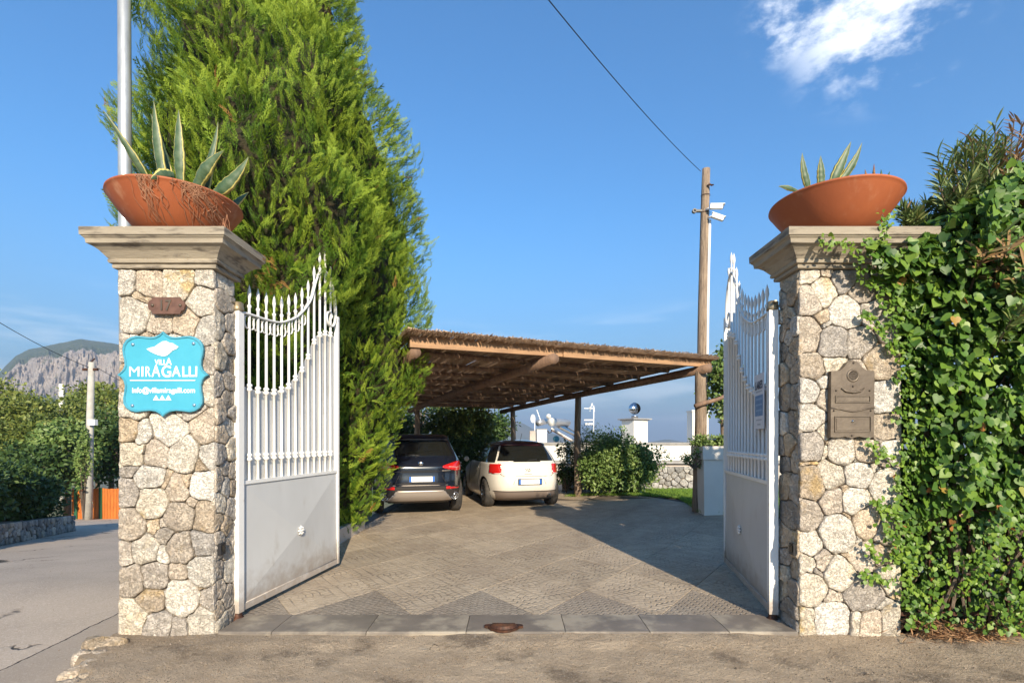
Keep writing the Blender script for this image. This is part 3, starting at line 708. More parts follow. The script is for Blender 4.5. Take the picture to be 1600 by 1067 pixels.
npz = thing('house_number', 'small brown cast house number plate reading 17 above the blue sign', 'number plate', tuple(P(259, 478, YS)))
def q2(px, py): return Ps(160+px*.2997, 400+py*.2997, YS)
bar_ = [(262,216),(405,216),(410,228),(425,235),(432,257),(425,280),(410,288),(405,302),(262,302),(257,288),(243,280),(238,257),(243,235),(257,228)]
pp = [q2(*v) for v in bar_]; G().prism(pp, YS-.004, YS+.012).mk('plate', M['plate_brown'], npz)
xx, zz = q2(335, 258); text_obj('numeral', '17', .115, M['bronze'], npz, (xx, YS-.006, zz), .004, .082, bold=.001)
for a in (264, 408): x, z = q2(a, 258); G().lathe([(0,-.014),(.008,-.012),(.012,-.006),(.012,0)], (x, YS-.002, z), 12, 'Y').mk('screw', M['bronze'], npz, True)

mb = thing('mailbox', 'dark bronze mailbox and intercom plate with arched top on the right pillar', 'mailbox', tuple(P(1330, 625, YS)))
def q4(px, py): return Ps(1200+px*.2997, 400+py*.2997, YS)
pl = [(325,600),(372,597),(392,580),(410,555),(438,543),(466,555),(485,580),(508,597),(550,600),(547,944),(500,946),(470,940),(432,950),(395,940),(365,946),(322,944)]
g = G().prism([q4(*v) for v in pl], YS-.012, YS+.03); g.mk('face_plate', M['bronze'], mb)
def frame_bars(x0, y0, x1, y1, t=4, d=.008, name='moulding'):
    for (a, b_, c, d_) in ((x0,y0,x1,y0+t),(x0,y1-t,x1,y1),(x0,y0+t,x0+t,y1-t),(x1-t,y0+t,x1,y1-t)):
        (xa, za), (xb, zb) = q4(a, b_), q4(c, d_)
        g.box((xa, YS-.012-d, zb), (xb, YS-.011, za))
g = G(); frame_bars(345, 728, 528, 765); (xa, za), (xb, zb) = q4(352, 735), q4(520, 758); g.mk('slot_frame', M['bronze'], mb)
G().box((xa, YS-.0165, zb), (xb, YS-.011, za)).mk('letter_flap', M['bronze'], mb)
g = G(); frame_bars(342, 835, 530, 918); g.mk('door_frame', M['bronze'], mb)
(xa, za), (xb, zb) = q4(352, 846), q4(520, 908); G().box((xa, YS-.0155, zb), (xb, YS-.011, za)).mk('door', M['bronze'], mb)
x, z = q4(434, 861); G().lathe([(0,-.026),(.009,-.024),(.011,-.012)], (x, YS, z), 12, 'Y').mk('lock', M['chrome'], mb, True)
x, z = q4(437, 625); G().lathe([(.034,-.016),(.036,-.019),(.044,-.020),(.050,-.012)], (x, YS, z), 28, 'Y').mk('speaker_ring', M['bronze'], mb, True)
G().lathe([(0,-.0135),(.034,-.0135),(.0342,-.011)], (x, YS, z), 24, 'Y').mk('speaker_recess', M['bronze_dk'], mb)
g = G()
for i in range(-3, 4):
    hh = math.sqrt(max(0, .034**2-(i*.0095)**2))
    g.bar((x+i*.0095-hh*.35, YS-.0155, z-hh*.95), (x+i*.0095+hh*.35, YS-.0155, z+hh*.95), .0025, .003, (0,1,0)); g.bar((x-i*.0095-hh*.35, YS-.0165, z+hh*.95), (x-i*.0095+hh*.35, YS-.0165, z-hh*.95), .0025, .003, (0,1,0))
g.mk('speaker_grille', M['bronze'], mb)
pts = []
for a, c in ((375,690),(400,706),(437,712),(475,706),(495,688)): xx, zz = q4(a, c); pts.append((xx, YS-.017, zz))
G().tube(pts, [.004,.008,.009,.008,.004], 8).mk('name_holder', M['bronze'], mb, True)
pts = []
for a, c in ((322,792),(370,798),(400,806),(437,812),(475,806),(500,798),(548,792)): xx, zz = q4(a, c); pts.append((xx, YS-.014, zz))
G().tube(pts, .006, 6).mk('dividing_rail', M['bronze'], mb, True)
for a, c in ((440,558),(437,680),(350,702),(524,702),(338,806),(530,806),(432,936)):
    x, z = q4(a, c); G().lathe([(0,-.022),(.006,-.020),(.0085,-.012)], (x, YS, z), 10, 'Y').mk('stud', M['bronze'], mb, True)
for px_, lab, sgn, xf in ((345, 'small black photocell let into the inner face of the left pillar', 1, -2.315), (1240, 'small black photocell let into the inner face of the right pillar', -1, 2.235)):
    Yc = abs(xf)*820/abs(px_-800); z = 1.5+(690-857)/820*Yc
    t = thing('photocell', lab, 'photocell', (xf, Yc, z), group='photocells either side of the gateway')
    G().box((xf-.02, Yc-.035, z-.045), (xf+.02, Yc+.035, z+.045)).mk('housing', M['black_plastic'], t)
    G().box((xf+sgn*.020, Yc-.022, z-.02), (xf+sgn*.024, Yc+.022, z+.028)).mk('lens', M['car_glass'], t)

# ---------------------------------------------------------------- gate leaves (local: x along the leaf, y its outer face (towards the drive) negative, z up)
def gate(label, H, E, flip):
    L = math.hypot(E[0]-H[0], E[1]-H[1]); rot = math.atan2(E[1]-H[1], E[0]-H[0])
    t = thing('gate_leaf', label, 'gate', (H[0], H[1], 0), rot, 'pair of white iron driveway gate leaves standing open')
    ft = 1 if flip > 0 else -1     # side that faces the opening
    K = dict(local=True)
    W, Gm = M['white_metal'], M['grey_metal']
    G().box((-.035,-.035,.06), (.035,.035,2.60)).mk('hinge_post', W, t, **K)
    G().lathe([(.044,2.60),(.048,2.605),(.048,2.64),(.044,2.645),(.044,2.67),(.03,2.68),(0,2.685)], (0,0,0), 16).mk('post_cap', M['brass'], t, True, **K)
    g = G().box((-.09,-.008,2.655), (0,.008,2.668)); g.mk('top_bracket', M['brass'], t, **K)
    G().lathe([(.05,-.01),(.05,.02),(.035,.025),(.035,.062)], (0,0,0), 16).mk('foot_bearing', M['rust'], t, True, **K)
    G().box((L-.035,-.025,.06), (L,.025,2.98)).mk('end_post', W, t, **K)
    G().box((.035,-.02,.06), (L-.035,.02,.115)).mk('bottom_rail', W, t, **K)
    G().box((.035,-.02,1.135), (L-.035,.02,1.165)).mk('middle_rail', W, t, **K)
    # lower sheet pressed into a flat pyramid on both faces
    a, c, z0, z1 = .035, L-.035, .115, 1.135; cx, cz = (a+c)/2+.0, .60
    for sd in (-1, 1):
        V = [(a, sd*.006, z0), (c, sd*.006, z0), (c, sd*.006, z1), (a, sd*.006, z1), (cx, sd*.045, cz)]
        F = [(0,1,4),(1,2,4),(2,3,4),(3,0,4)]
        if sd > 0: F = [f[::-1] for f in F]
        mk('lower_panel', V, F, Gm, t, local=True)
        g = G(); g.lathe([(0, sd*.075),(.012, sd*.072),(.016, sd*.062),(.02, sd*.045)], (cx, 0, cz), 14, 'Y')
        for i in range(8):
            an = i*math.pi/4; g.tube([(cx+.014*math.cos(an), sd*.05, cz+.014*math.sin(an)), (cx+.034*math.cos(an), sd*.064, cz+.034*math.sin(an)), (cx+.050*math.cos(an), sd*.050, cz+.050*math.sin(an))], [.008,.012,.004], 7)
        g.mk('rosette', W, t, True, **K)
    # weld bead frame round the panel
    g = G()
    for q in (((a,z0),(c,z0)),((a,z1),(c,z1)),((a,z0),(a,z1)),((c,z0),(c,z1))):
        g.tube([(q[0][0], ft*.012, q[0][1]), (q[1][0], ft*.012, q[1][1])], .006, 6)
    g.mk('panel_bead', W, t, True, **K)
    topr = lambda u: lerp(u, [(0,2.60),(.08,2.615),(.2,2.62),(.34,2.64),(.5,2.76),(.60,2.90),(.66,3.02),(.72,3.22),(.76,3.34),(.82,3.42),(.88,3.38),(.94,3.22),(.985,3.02)])
    sheet = lambda u: lerp(u, [(0,1.97),(.15,1.94),(.3,1.95),(.42,2.02),(.55,2.20),(.64,2.40),(.72,2.62),(.80,2.70),(.88,2.72),(1,2.72)])
    # plain backing sheet behind the bars, cut to the curve
    us = np.linspace(.035/L, 1-.035/L, 34); V = []; 
    for yy in (-ft*.016, -ft*.020):
        V += [(u*L, yy, 1.165) for u in us]+[(u*L, yy, sheet(u)+.02) for u in us]
    n_ = len(us); F = [(i, i+1, n_+i+1, n_+i) for i in range(n_-1)]+[(2*n_+i, 3*n_+i, 3*n_+i+1, 2*n_+i+1) for i in range(n_-1)]+[(n_+i, n_+i+1, 3*n_+i+1, 3*n_+i) for i in range(n_-1)]
    mk('upper_sheet', V, F, Gm, t, local=True)
    def rib(pts, w=.03, th=.008, nm='top_rail', par=t):
        pts = [Vector((p_[0], 0, p_[1])) for p_ in pts]; V = []
        for i, p_ in enumerate(pts):
            tg = (pts[min(i+1, len(pts)-1)]-pts[max(i-1, 0)]).normalized(); nn_ = Vector((-tg.z, 0, tg.x))
            for s1, s2 in ((-1,-1),(1,-1),(1,1),(-1,1)): V.append(p_+nn_*th/2*s1+Vector((0, w/2*s2, 0)))
        k_ = len(pts); F = [(i*4+j, i*4+(j+1) % 4, (i+1)*4+(j+1) % 4, (i+1)*4+j) for i in range(k_-1) for j in range(4)]+[(3,2,1,0), tuple((k_-1)*4+j for j in range(4))]
        return V, F
    us2 = np.linspace(0, .64, 24); pts = [(u*L, topr(u)) for u in us2]
    # smooth rise over the head into the crowning arch
    arch = [(.665,3.03),(.69,3.14),(.715,3.25),(.745,3.34),(.785,3.405),(.83,3.43),(.875,3.41),(.915,3.34),(.95,3.24),(.97,3.12),(.975,3.0),(.965,2.91),(.94,2.85),(.905,2.83),(.87,2.85),(.85,2.91),(.855,2.97),(.885,3.00),(.915,2.98),(.92,2.94),(.90,2.92)]
    A = np.array([(u*L, z) for u, z in arch]); tt = np.arange(len(A)); T2 = np.linspace(0, len(A)-1, 70)
    sm = np.stack([np.interp(T2, tt, A[:, 0]), np.interp(T2, tt, A[:, 1])], 1)
    allp = np.concatenate([np.array(pts), sm]); 
    for _ in range(3): allp[1:-1] = (allp[:-2]+2*allp[1:-1]+allp[2:])/4
    mk('top_rail', *rib(allp, .034, .016), W, t, True, local=True)
    # bars with collars, spear tops and small scrolls
    nb_ = 13; u0, u1 = .085, .905
    for i in range(nb_):
        u = u0+(u1-u0)*i/(nb_-1); x = u*L; zt = topr(u); zs = sheet(u); zb = 1.165
        rb = .0125; tip = zt+.26 if u < .9 else zt+.2
        bead = lambda z_: [(rb, z_-.035),(.022, z_-.030),(.028, z_-.018),(.022, z_-.006),(.015, z_),(.022, z_+.006),(.028, z_+.018),(.022, z_+.030),(rb, z_+.035)]
        prof = [(rb, zb)]+bead(zb+.20)+bead(zs+.02)+[(rb, zt+.01),(rb, zt+.05),(.018, zt+.06),(.018, zt+.075),(.008, zt+.085),(.010, zt+.13),(.017, zt+.17),(.013, zt+.21),(.005, tip-.02),(.0, tip)]
        bo = mk('bar', *(lambda g_: (g_.V, g_.F))(G().lathe(prof, (x, 0, 0), 10)), W, t, True, local=True)
        if u < .62:
            for sd in (-1, 1):
                c0 = Vector((x, 0, zt-.16)); sp = []
                for k_ in range(15):
                    a_ = 1.45*math.pi*k_/14; r_ = .045-.028*k_/14
                    sp.append((x+sd*(.012+.030-r_*math.cos(a_)*1.0), zt-.075-r_*1.5*math.sin(a_+.2)+ (.02 if k_ > 10 else 0)))
                mk('scroll', *rib(sp, .014, .006), W, t, True, local=True)
        if u > .62 and i % 2 == 0:
            pass
    if flip < 0:
        pass
    return t, L, rot
GL, LL, rL = gate('left gate leaf with sunlit white bars, swung open in front of the cypress', (-2.32, 4.44), (-2.08, 6.25), -1)
GR, LR, rR = gate('right gate leaf in shade with a small notice, swung open beside the white planter', (2.19, 4.41), (2.57, 6.31), 1)
# notice tied to the right leaf
Yn = 4.75
u = np.array([math.cos(rR), math.sin(rR)]); nrm = np.array([-u[1], u[0]])    # leftwards, facing the opening
c0 = np.array([2.19, 4.41])+u*.28+nrm*.035
nt = thing('notice_board', 'small white notice with dark lettering and a blue panel on the shaded right gate leaf', 'notice', (c0[0], c0[1], 1.86), rR)
KK = dict(local=True)
G().box((-.155,-.003,-.245), (.155,.003,.245)).mk('board', mat('notice_white', (.62,.63,.66), None, rough=.5, bmp=0), nt, **KK)
G().box((-.13,.003,-.13), (.13,.0042,.055)).mk('blue_panel', mat('notice_blue', (.09,.19,.36), (.15,.26,.42), 14, .5, 0), nt, **KK)
def ntext(body, z, w, size, mt, bold=0):
    cu = bpy.data.curves.new('lettering', 'FONT'); cu.body = body; cu.size = size; cu.align_x = 'CENTER'; cu.align_y = 'CENTER'; cu.extrude = .0008; cu.offset = bold
    tmp = bpy.data.objects.new('tmp', cu); C.objects.link(tmp); bpy.context.view_layer.update()
    me = bpy.data.meshes.new_from_object(tmp.evaluated_get(bpy.context.evaluated_depsgraph_get())); bpy.data.objects.remove(tmp)
    me.materials.clear(); me.materials.append(mt)
    A = np.empty(len(me.vertices)*3); me.vertices.foreach_get('co', A); A = A.reshape(-1, 3); A -= (A.max(0)+A.min(0))/2
    A[:, 0] *= w/np.ptp(A[:, 0]); B = np.stack([-A[:, 0], A[:, 2]+.0055, A[:, 1]+z], 1)
    me.vertices.foreach_set('co', B.ravel()); o = bpy.data.objects.new('lettering', me); C.objects.link(o); o.parent = nt; ORG[o.name] = np.zeros(3)
ink = mat('notice_ink', (.07,.08,.11), None, rough=.6, bmp=0)
ntext('LARES', .145, .24, .10, ink, .002)
M['nsmall'] = mat('notice_small', (.36,.38,.42), None, rough=.6, bmp=0); M['npale'] = mat('notice_pale', (.24,.36,.52), None, rough=.6, bmp=0)
for z, w in ((.088,.10),(-.165,.09),(-.205,.055)): G().box((-w, .003, z-.006), (w, .0038, z+.006)).mk('print_line', M['nsmall'], nt, **KK)
for z in (.02,-.03,-.08): G().box((-.10, .0042, z-.008), (.10, .0048, z+.008)).mk('print_line', M['npale'], nt, **KK)

# ---------------------------------------------------------------- terracotta bowls and agaves
def bowl(label, c):
    t = thing('terracotta_bowl', label, 'bowl', tuple(c), group='terracotta bowls on the pillars')
    R_, H_ = .475, .315
    prof = [(0,0),(.17,0),(.175,.012),(.165,.022)]+[(.165+(R_-.165)*s_**.66, .022+(H_-.022)*s_**1.12) for s_ in np.linspace(.02, 1, 18)]
    prof += [(R_+.006,H_+.004),(R_+.004,H_+.016),(R_-.006,H_+.020),(R_-.022,H_+.012),(R_-.03,H_-.03),(R_-.06,H_-.06)]
    G().lathe(prof, c, 64).mk('bowl', M['terracotta'], t, True)
    G().lathe([(R_-.05,H_-.05),(.2,H_-.035),(0,H_-.02)], c, 40).mk('soil', M['soil'], t, True)
    return t
CL = np.array([-2.735, 4.29, 3.113]); CR = np.array([2.63, 4.29, 3.113])
bowl('wide terracotta bowl on the left pillar, dry roots hanging over its rim', CL)
bowl('wide clean terracotta bowl on the right pillar beside the ivy', CR)
def agave_leaf(parent, base, tip, w, bend=(0,0,0), fold=.35, side=None, n_=14, thick=.35):
    w *= 1.02; base = np.array(base); tip = np.array(tip); mid = (base+tip)/2+np.array(bend)
    V = []; E = []; cols = [-1,-.75,-.4,0,.4,.75,1]
    ph_ = random.random()*6; n_ = 22
    for i in range(n_+1):
        t_ = i/n_; p_ = (1-t_)**2*base+2*t_*(1-t_)*mid+t_**2*tip
        tg = unit(2*(1-t_)*(mid-base)+2*t_*(tip-mid))
        sd = np.array(side) if side is not None else unit(np.cross(tg, np.array([0, 1, .15])))
        sd = unit(sd-tg*sd.dot(tg)); nn_ = np.cross(sd, tg)
        ww = w*max(0, (.55+.45*math.sin(min(1, t_/.45)*math.pi/2)) if t_ < .45 else (1-((t_-.45)/.55)**1.35))*(1+.06*math.sin(t_*38+ph_)+.05*math.sin(t_*13+ph_))+.001
        for c_ in cols: V.append(p_+sd*ww*c_-nn_*ww*fold*(1-abs(c_)**1.5)); E.append(abs(c_))
        for c_ in (.78, 0, -.78): V.append(p_+sd*ww*c_-nn_*ww*(fold*(1-abs(c_)**1.5)+thick*(1-t_)*.8+.02)); E.append(.5 if c_ else 0)
    k_ = 10; F = [(i*k_+j, i*k_+(j+1) % k_, (i+1)*k_+(j+1) % k_, (i+1)*k_+j) for i in range(n_) for j in range(k_)]
    mk('leaf', V, F, M['agave'], parent, True, edge=E)
ag = thing('agave_plant', 'large variegated agave with cream leaf margins in the left bowl', 'agave', tuple(CL+np.array([0, 0, .3])), group='agaves in the bowls')
def z1(px, py, Y): return P(100+px*340/1067, 130+py*340/1067, Y)
for (bx, by, tx, ty, w, bn, Yb, Yt, fold) in [
    (500,520,440,85,.042,(-.02,-.02,0),4.28,4.2,.3),(575,520,562,130,.046,(0,-.02,0),4.26,4.2,.3),(540,520,425,150,.036,(.0,0,0),4.36,4.36,.3),
    (440,520,190,130,.030,(.05,0,-.06),4.2,3.95,.5),(640,560,755,190,.036,(.06,0,-.04),4.34,4.3,.5),(640,540,785,330,.052,(-.03,0,.06),4.2,4.1,.5),
    (720,560,905,362,.052,(.03,0,-.06),4.25,4.2,.4),(800,640,905,535,.030,(0,0,.02),4.4,4.45,.4),(680,600,740,330,.03,(0,0,0),4.4,4.4,.4)]:
    agave_leaf(ag, z1(bx, by, Yb), z1(tx, ty, Yt), w, bn, fold)
agave_leaf(ag, z1(535,455,3.95), z1(425,470,3.80), .045, (0,0,.03), .3, side=(.2,.8,-.5))
ag2 = thing('agave_plant', 'short variegated agave with upright leaves in the right bowl', 'agave', tuple(CR+np.array([0, 0, .3])), group='agaves in the bowls')
def z3(px, py, Y): return P(1150+px*.2437, 200+py*.2437, Y)
for (bx, by, tx, ty, w, bn) in [(475,420,425,160,.030,(-.03,0,0)),(545,400,543,178,.034,(0,0,0)),(590,400,738,88,.040,(.01,0,0)),(630,380,808,95,.030,(.05,0,-.02)),(400,410,272,375,.018,(-.02,0,.02))]:
    agave_leaf(ag2, z3(bx, by, 4.25), z3(tx, ty, 4.2), w, bn, .35)
su = thing('succulent', 'thin reddish succulent shoots at the back of the right bowl', 'succulent', tuple(CR+np.array([.15, .1, .32])))
for (bx, by, tx, ty) in [(838,340,828,268),(883,340,885,232),(935,340,930,268),(965,340,985,282),(990,345,975,300)]:
    a, c = z3(bx, by, 4.4), z3(tx, ty, 4.4); G().tube([a, (a+c)/2, c], [.008,.011,.002], 6).mk('shoot', M['dryleaf'] if bx in (838,883) else M['agave'], su, True)
rt = thing('dried_roots', 'tangle of dry reddish roots hanging down the front of the left bowl', 'roots', tuple(CL+np.array([-.05, -.4, .3])))
g = G(); g2 = G()
def bowl_y(x, z):   # front of the bowl at a height
    h = float(np.clip((z-CL[2]-.022)/.293, 0, 1)); r_ = .165+.31*(h**(1/1.12))**.66; dx = x-CL[0]
    return CL[1]-math.sqrt(max(.0005, r_*r_-dx*dx))-.006
for i in range(90):
    xc = random.choice([z1(600,470,3.86)[0]]*4+[z1(410,470,3.86)[0]]*2)+random.gauss(0, .045); z = CL[2]+.325
    L_ = abs(random.gauss(.12, .07)) if i % 3 else .26
    x = xc; pts = []; dx = random.gauss(0, .12)
    for k_ in range(9):
        zz = z-L_*k_/8; xx = x+dx*.12*k_/8*1.2+.012*math.sin(k_*1.3+i)+random.gauss(0, .004)
        pts.append((xx, bowl_y(xx, zz)-.004-.006*random.random(), zz))
    g.tube(pts, random.uniform(.0012, .0025), 4)
g.mk('root_strands', M['root'], rt, kind='stuff')

# ---------------------------------------------------------------- poles
def pole(name, label, cat, pts, rad, mt, n=14, jit=.03, group=None):
    t = thing(name, label, cat, pts[0], group=group)
    G().tube(pts, rad, n, jit).mk('shaft', mt, t, True)
    return t
sp = thing('lamp_column', 'tall galvanised steel pole rising behind the left pillar', 'steel pole', (-3.66, 4.92, -.2))
G().tube([(-3.595,4.92,-.2),(-3.625,4.92,3.6),(-3.65,4.92,8.6)], [.058,.056,.05], 20).mk('shaft', M['galv'], sp, True)
G().lathe([(.064,-.1),(.064,.25),(.058,.26)], (-3.595,4.92,0), 20).mk('sleeve', M['galv'], sp, True)

YP = 10.75; xb, xt = P(1094, 0, YP)[0], P(1104.5, 0, YP)[0]
ztop = P(0, 262, YP)[2]
up = thing('wooden_pole', 'tall weathered wooden utility pole carrying cameras at the pergola corner', 'utility pole', (xb, YP, .15))
pts = [(xb+(xt-xb)*s+.01*math.sin(s*7), YP+.06, .1+(ztop-.1)*s) for s in np.linspace(0, 1, 14)]
G().tube(pts, list(np.linspace(.115, .078, 14)), 16, .06).mk('shaft', M['wood_pole'], up, True)
G().tube([(p_[0]+.085-.0*i, p_[1]-.06, p_[2]) for i, p_ in enumerate(pts[4:12])], .028, 10).mk('cable_conduit', M['white_plastic'], up, True)
g = G(); x, _, z = P(1104, 291, YP); g.bar((x, YP-.03, z), (x+.10, YP-.12, z-.03), .02, .02); g.bar((x+.02, YP-.06, z+.02), (x+.10, YP-.06, z-.02), .015, .03); g.mk('hook', M['rust'], up)
g = G()
for py in (304, 331): x, _, z = P(1104, py, YP); g.lathe([(.094,-.006),(.097,0),(.094,.006)], (x, YP+.06, z), 16)
g.mk('strap', M['rust'], up, True)
x, _, z = P(1094, 330, YP); G().bar((x-.10, YP, z), (x+.03, YP, z), .07, .04).add(*(lambda q: (q.V, q.F))(G().lathe([(.02,-.03),(.045,-.03),(.045,.03),(.02,.03)], (x-.12, YP, z), 14, 'Y'))).mk('insulator_bracket', M['black_plastic'], up)
for (px, py, ln, dn, lab) in ((1109,324,.24,-.02,'upper white bullet camera pointing right on the wooden pole'), (1112,337,.24,-.11,'lower white bullet camera tilted down on the wooden pole')):
    x, _, z = P(px, py, YP-.1); t = thing('security_camera', lab, 'camera', (x, YP-.1, z), group='white security cameras on the wooden pole')
    a = Vector((x, YP-.12, z)); d_ = Vector((ln, -.05, dn)).normalized(); e = a+d_*ln
    G().bar(a, e, .085, .085).mk('body', M['white_plastic'], t)
    G().bar(a+Vector((0,0,.047)), e+d_*.04+Vector((0,0,.047)), .10, .012).mk('sun_hood', M['white_plastic'], t)
    G().tube([e-d_*.005, e+d_*.012], .036, 14).mk('lens', M['black_plastic'], t)
    G().tube([a+Vector((-.05,.12,-.02)), a+Vector((-.02,.03,-.02)), a+d_*.05], .022, 8).mk('bracket', M['white_plastic'], t, True)
def wire(label, a, c, sag, r=.006, name='overhead_wire'):
    a, c = np.array(a), np.array(c); pts = [a+(c-a)*s-np.array([0,0,sag*4*s*(1-s)]) for s in np.linspace(0, 1, 24)]
    o = G().tube(pts, r, 5).mk(name, M['cable']); setp(o, label, 'wire'); return o
wire('thin overhead wire running from the wooden pole up out of the picture', P(1095, 268, YP), P(790, -83, 4.6), .10, .006)

# ---------------------------------------------------------------- pergola
Oc = np.array([3.61, 9.97]); U = np.array([-.912, -.410]); Vv = np.array([-.410, .912])
def rp(s, w, z): q = Oc+U*s+Vv*w; return (q[0], q[1], z)
slope = .032
pg = thing('carport_pergola', 'rustic log carport with a reed roof over the two parked cars', 'pergola', (0, 12, 0))
def log(name, a, c, r0, r1=None, n_=10, jit=.10, mt=None, sagj=.015):
    a, c = np.array(a, float), np.array(c, float); r1 = r1 or r0; k_ = 9; ph = random.random()*6
    pts = [a+(c-a)*s+np.array([sagj*math.sin(s*5+ph), sagj*math.cos(s*4+ph), sagj*math.sin(s*6+ph*2)]) for s in np.linspace(0, 1, k_)]
    return G().tube(pts, list(np.linspace(r0, r1, k_)), n_, jit).mk(name, mt or M['wood_log'], pg, True)
SMAX, WMAX = 5.6, 9.6
# front sawn boards, meeting over the middle log
zf = 2.98
G().bar(rp(-.18, -.02, zf+.015), rp(3.05, -.02, zf+.0), .07, .16).mk('front_board', M['wood_board'], pg)
G().bar(rp(3.0, .01, zf+.01), rp(SMAX, .01, zf-.02), .07, .16).mk('front_board', M['wood_board'], pg)
# side, middle and left beams run back
log('beam', rp(.05, -.25, 2.88), rp(.05, WMAX, 2.88-slope*WMAX), .085, .075)
log('beam', rp(3.36, -.28, 2.83), rp(3.36, WMAX, 2.83-slope*WMAX), .085, .08)
log('beam', rp(SMAX-.1, 0, 2.83), rp(SMAX-.1, WMAX, 2.83-slope*WMAX), .085, .08)
w = .95
while w < WMAX:
    log('rafter', rp(-.02, w, 2.985-slope*w), rp(SMAX, w, 2.98-slope*w), .046, .042); w += .98
# posts: two-tone logs
for s_, w_ in ((.05, 4.42), (.05, 8.6), (3.36, 8.6), (SMAX-.1, 4.4), (SMAX-.1, 8.6)):
    q = rp(s_, w_, 0); log('post', (q[0], q[1], float(gz(q[0], q[1]))-.05), (q[0], q[1], 2.87-slope*w_), .094, .082, 12, .05, M['wood_pole'])
q = rp(.02, .02, 0); log('post', (P(1093,0,10.0)[0], q[1]+.02, .12), (q[0], q[1], 2.93), .125, .10, 14, .05, M['wood_pole'])
log('brace', (P(1083,636,9.9)[0], 9.8, P(0,636,9.9)[2]), (P(1140,616,9.9)[0], 9.9, P(0,616,9.9)[2]), .045, .035)
# reed roof: thousands of thin reeds laid front to back, ragged front brush
V = []; F = []
def reed(a, c, r_):
    a, c = np.array(a), np.array(c); t_ = unit(c-a); s1 = unit(np.cross(t_, [0,0,1]))*r_; s2 = np.cross(s1, t_)
    o = len(V)
    for p_ in (a, c):
        for q_ in (s1, -.5*s1+.87*s2, -.5*s1-.87*s2): V.append(p_+q_)
    for j in range(3): F.append((o+j, o+(j+1) % 3, o+3+(j+1) % 3, o+3+j))
s = -.22
while s < SMAX+.1:
    for layer in range(3):
        w0 = -.08-.06*random.random(); 
        for seg in range(4):
            wa, wb = w0+seg*2.55-.1, w0+(seg+1)*2.55+.15
            zz = 3.04+layer*.022+.012*random.random()
            reed(rp(s+random.uniform(-.02,.02), wa, zz-slope*wa+.01*seg), rp(s+random.uniform(-.03,.03), wb, zz-slope*wb), random.uniform(.006, .011))
    s += .017
mk('reed_mat', V, F, M['thatch'], pg, kind='stuff')
V = []; F = []
for i in range(2600):
    s = random.uniform(-.22, SMAX); w = -.13+abs(random.gauss(0, .10)); zz = 3.10+random.random()*.03
    a = rp(s, w, zz); reed(a, (a[0]+random.gauss(0, .04), a[1]-random.random()*.07, a[2]+random.gauss(.003, .012)), random.uniform(.004, .008))
mk('reed_fringe', V, F, M['thatch'], pg, kind='stuff')

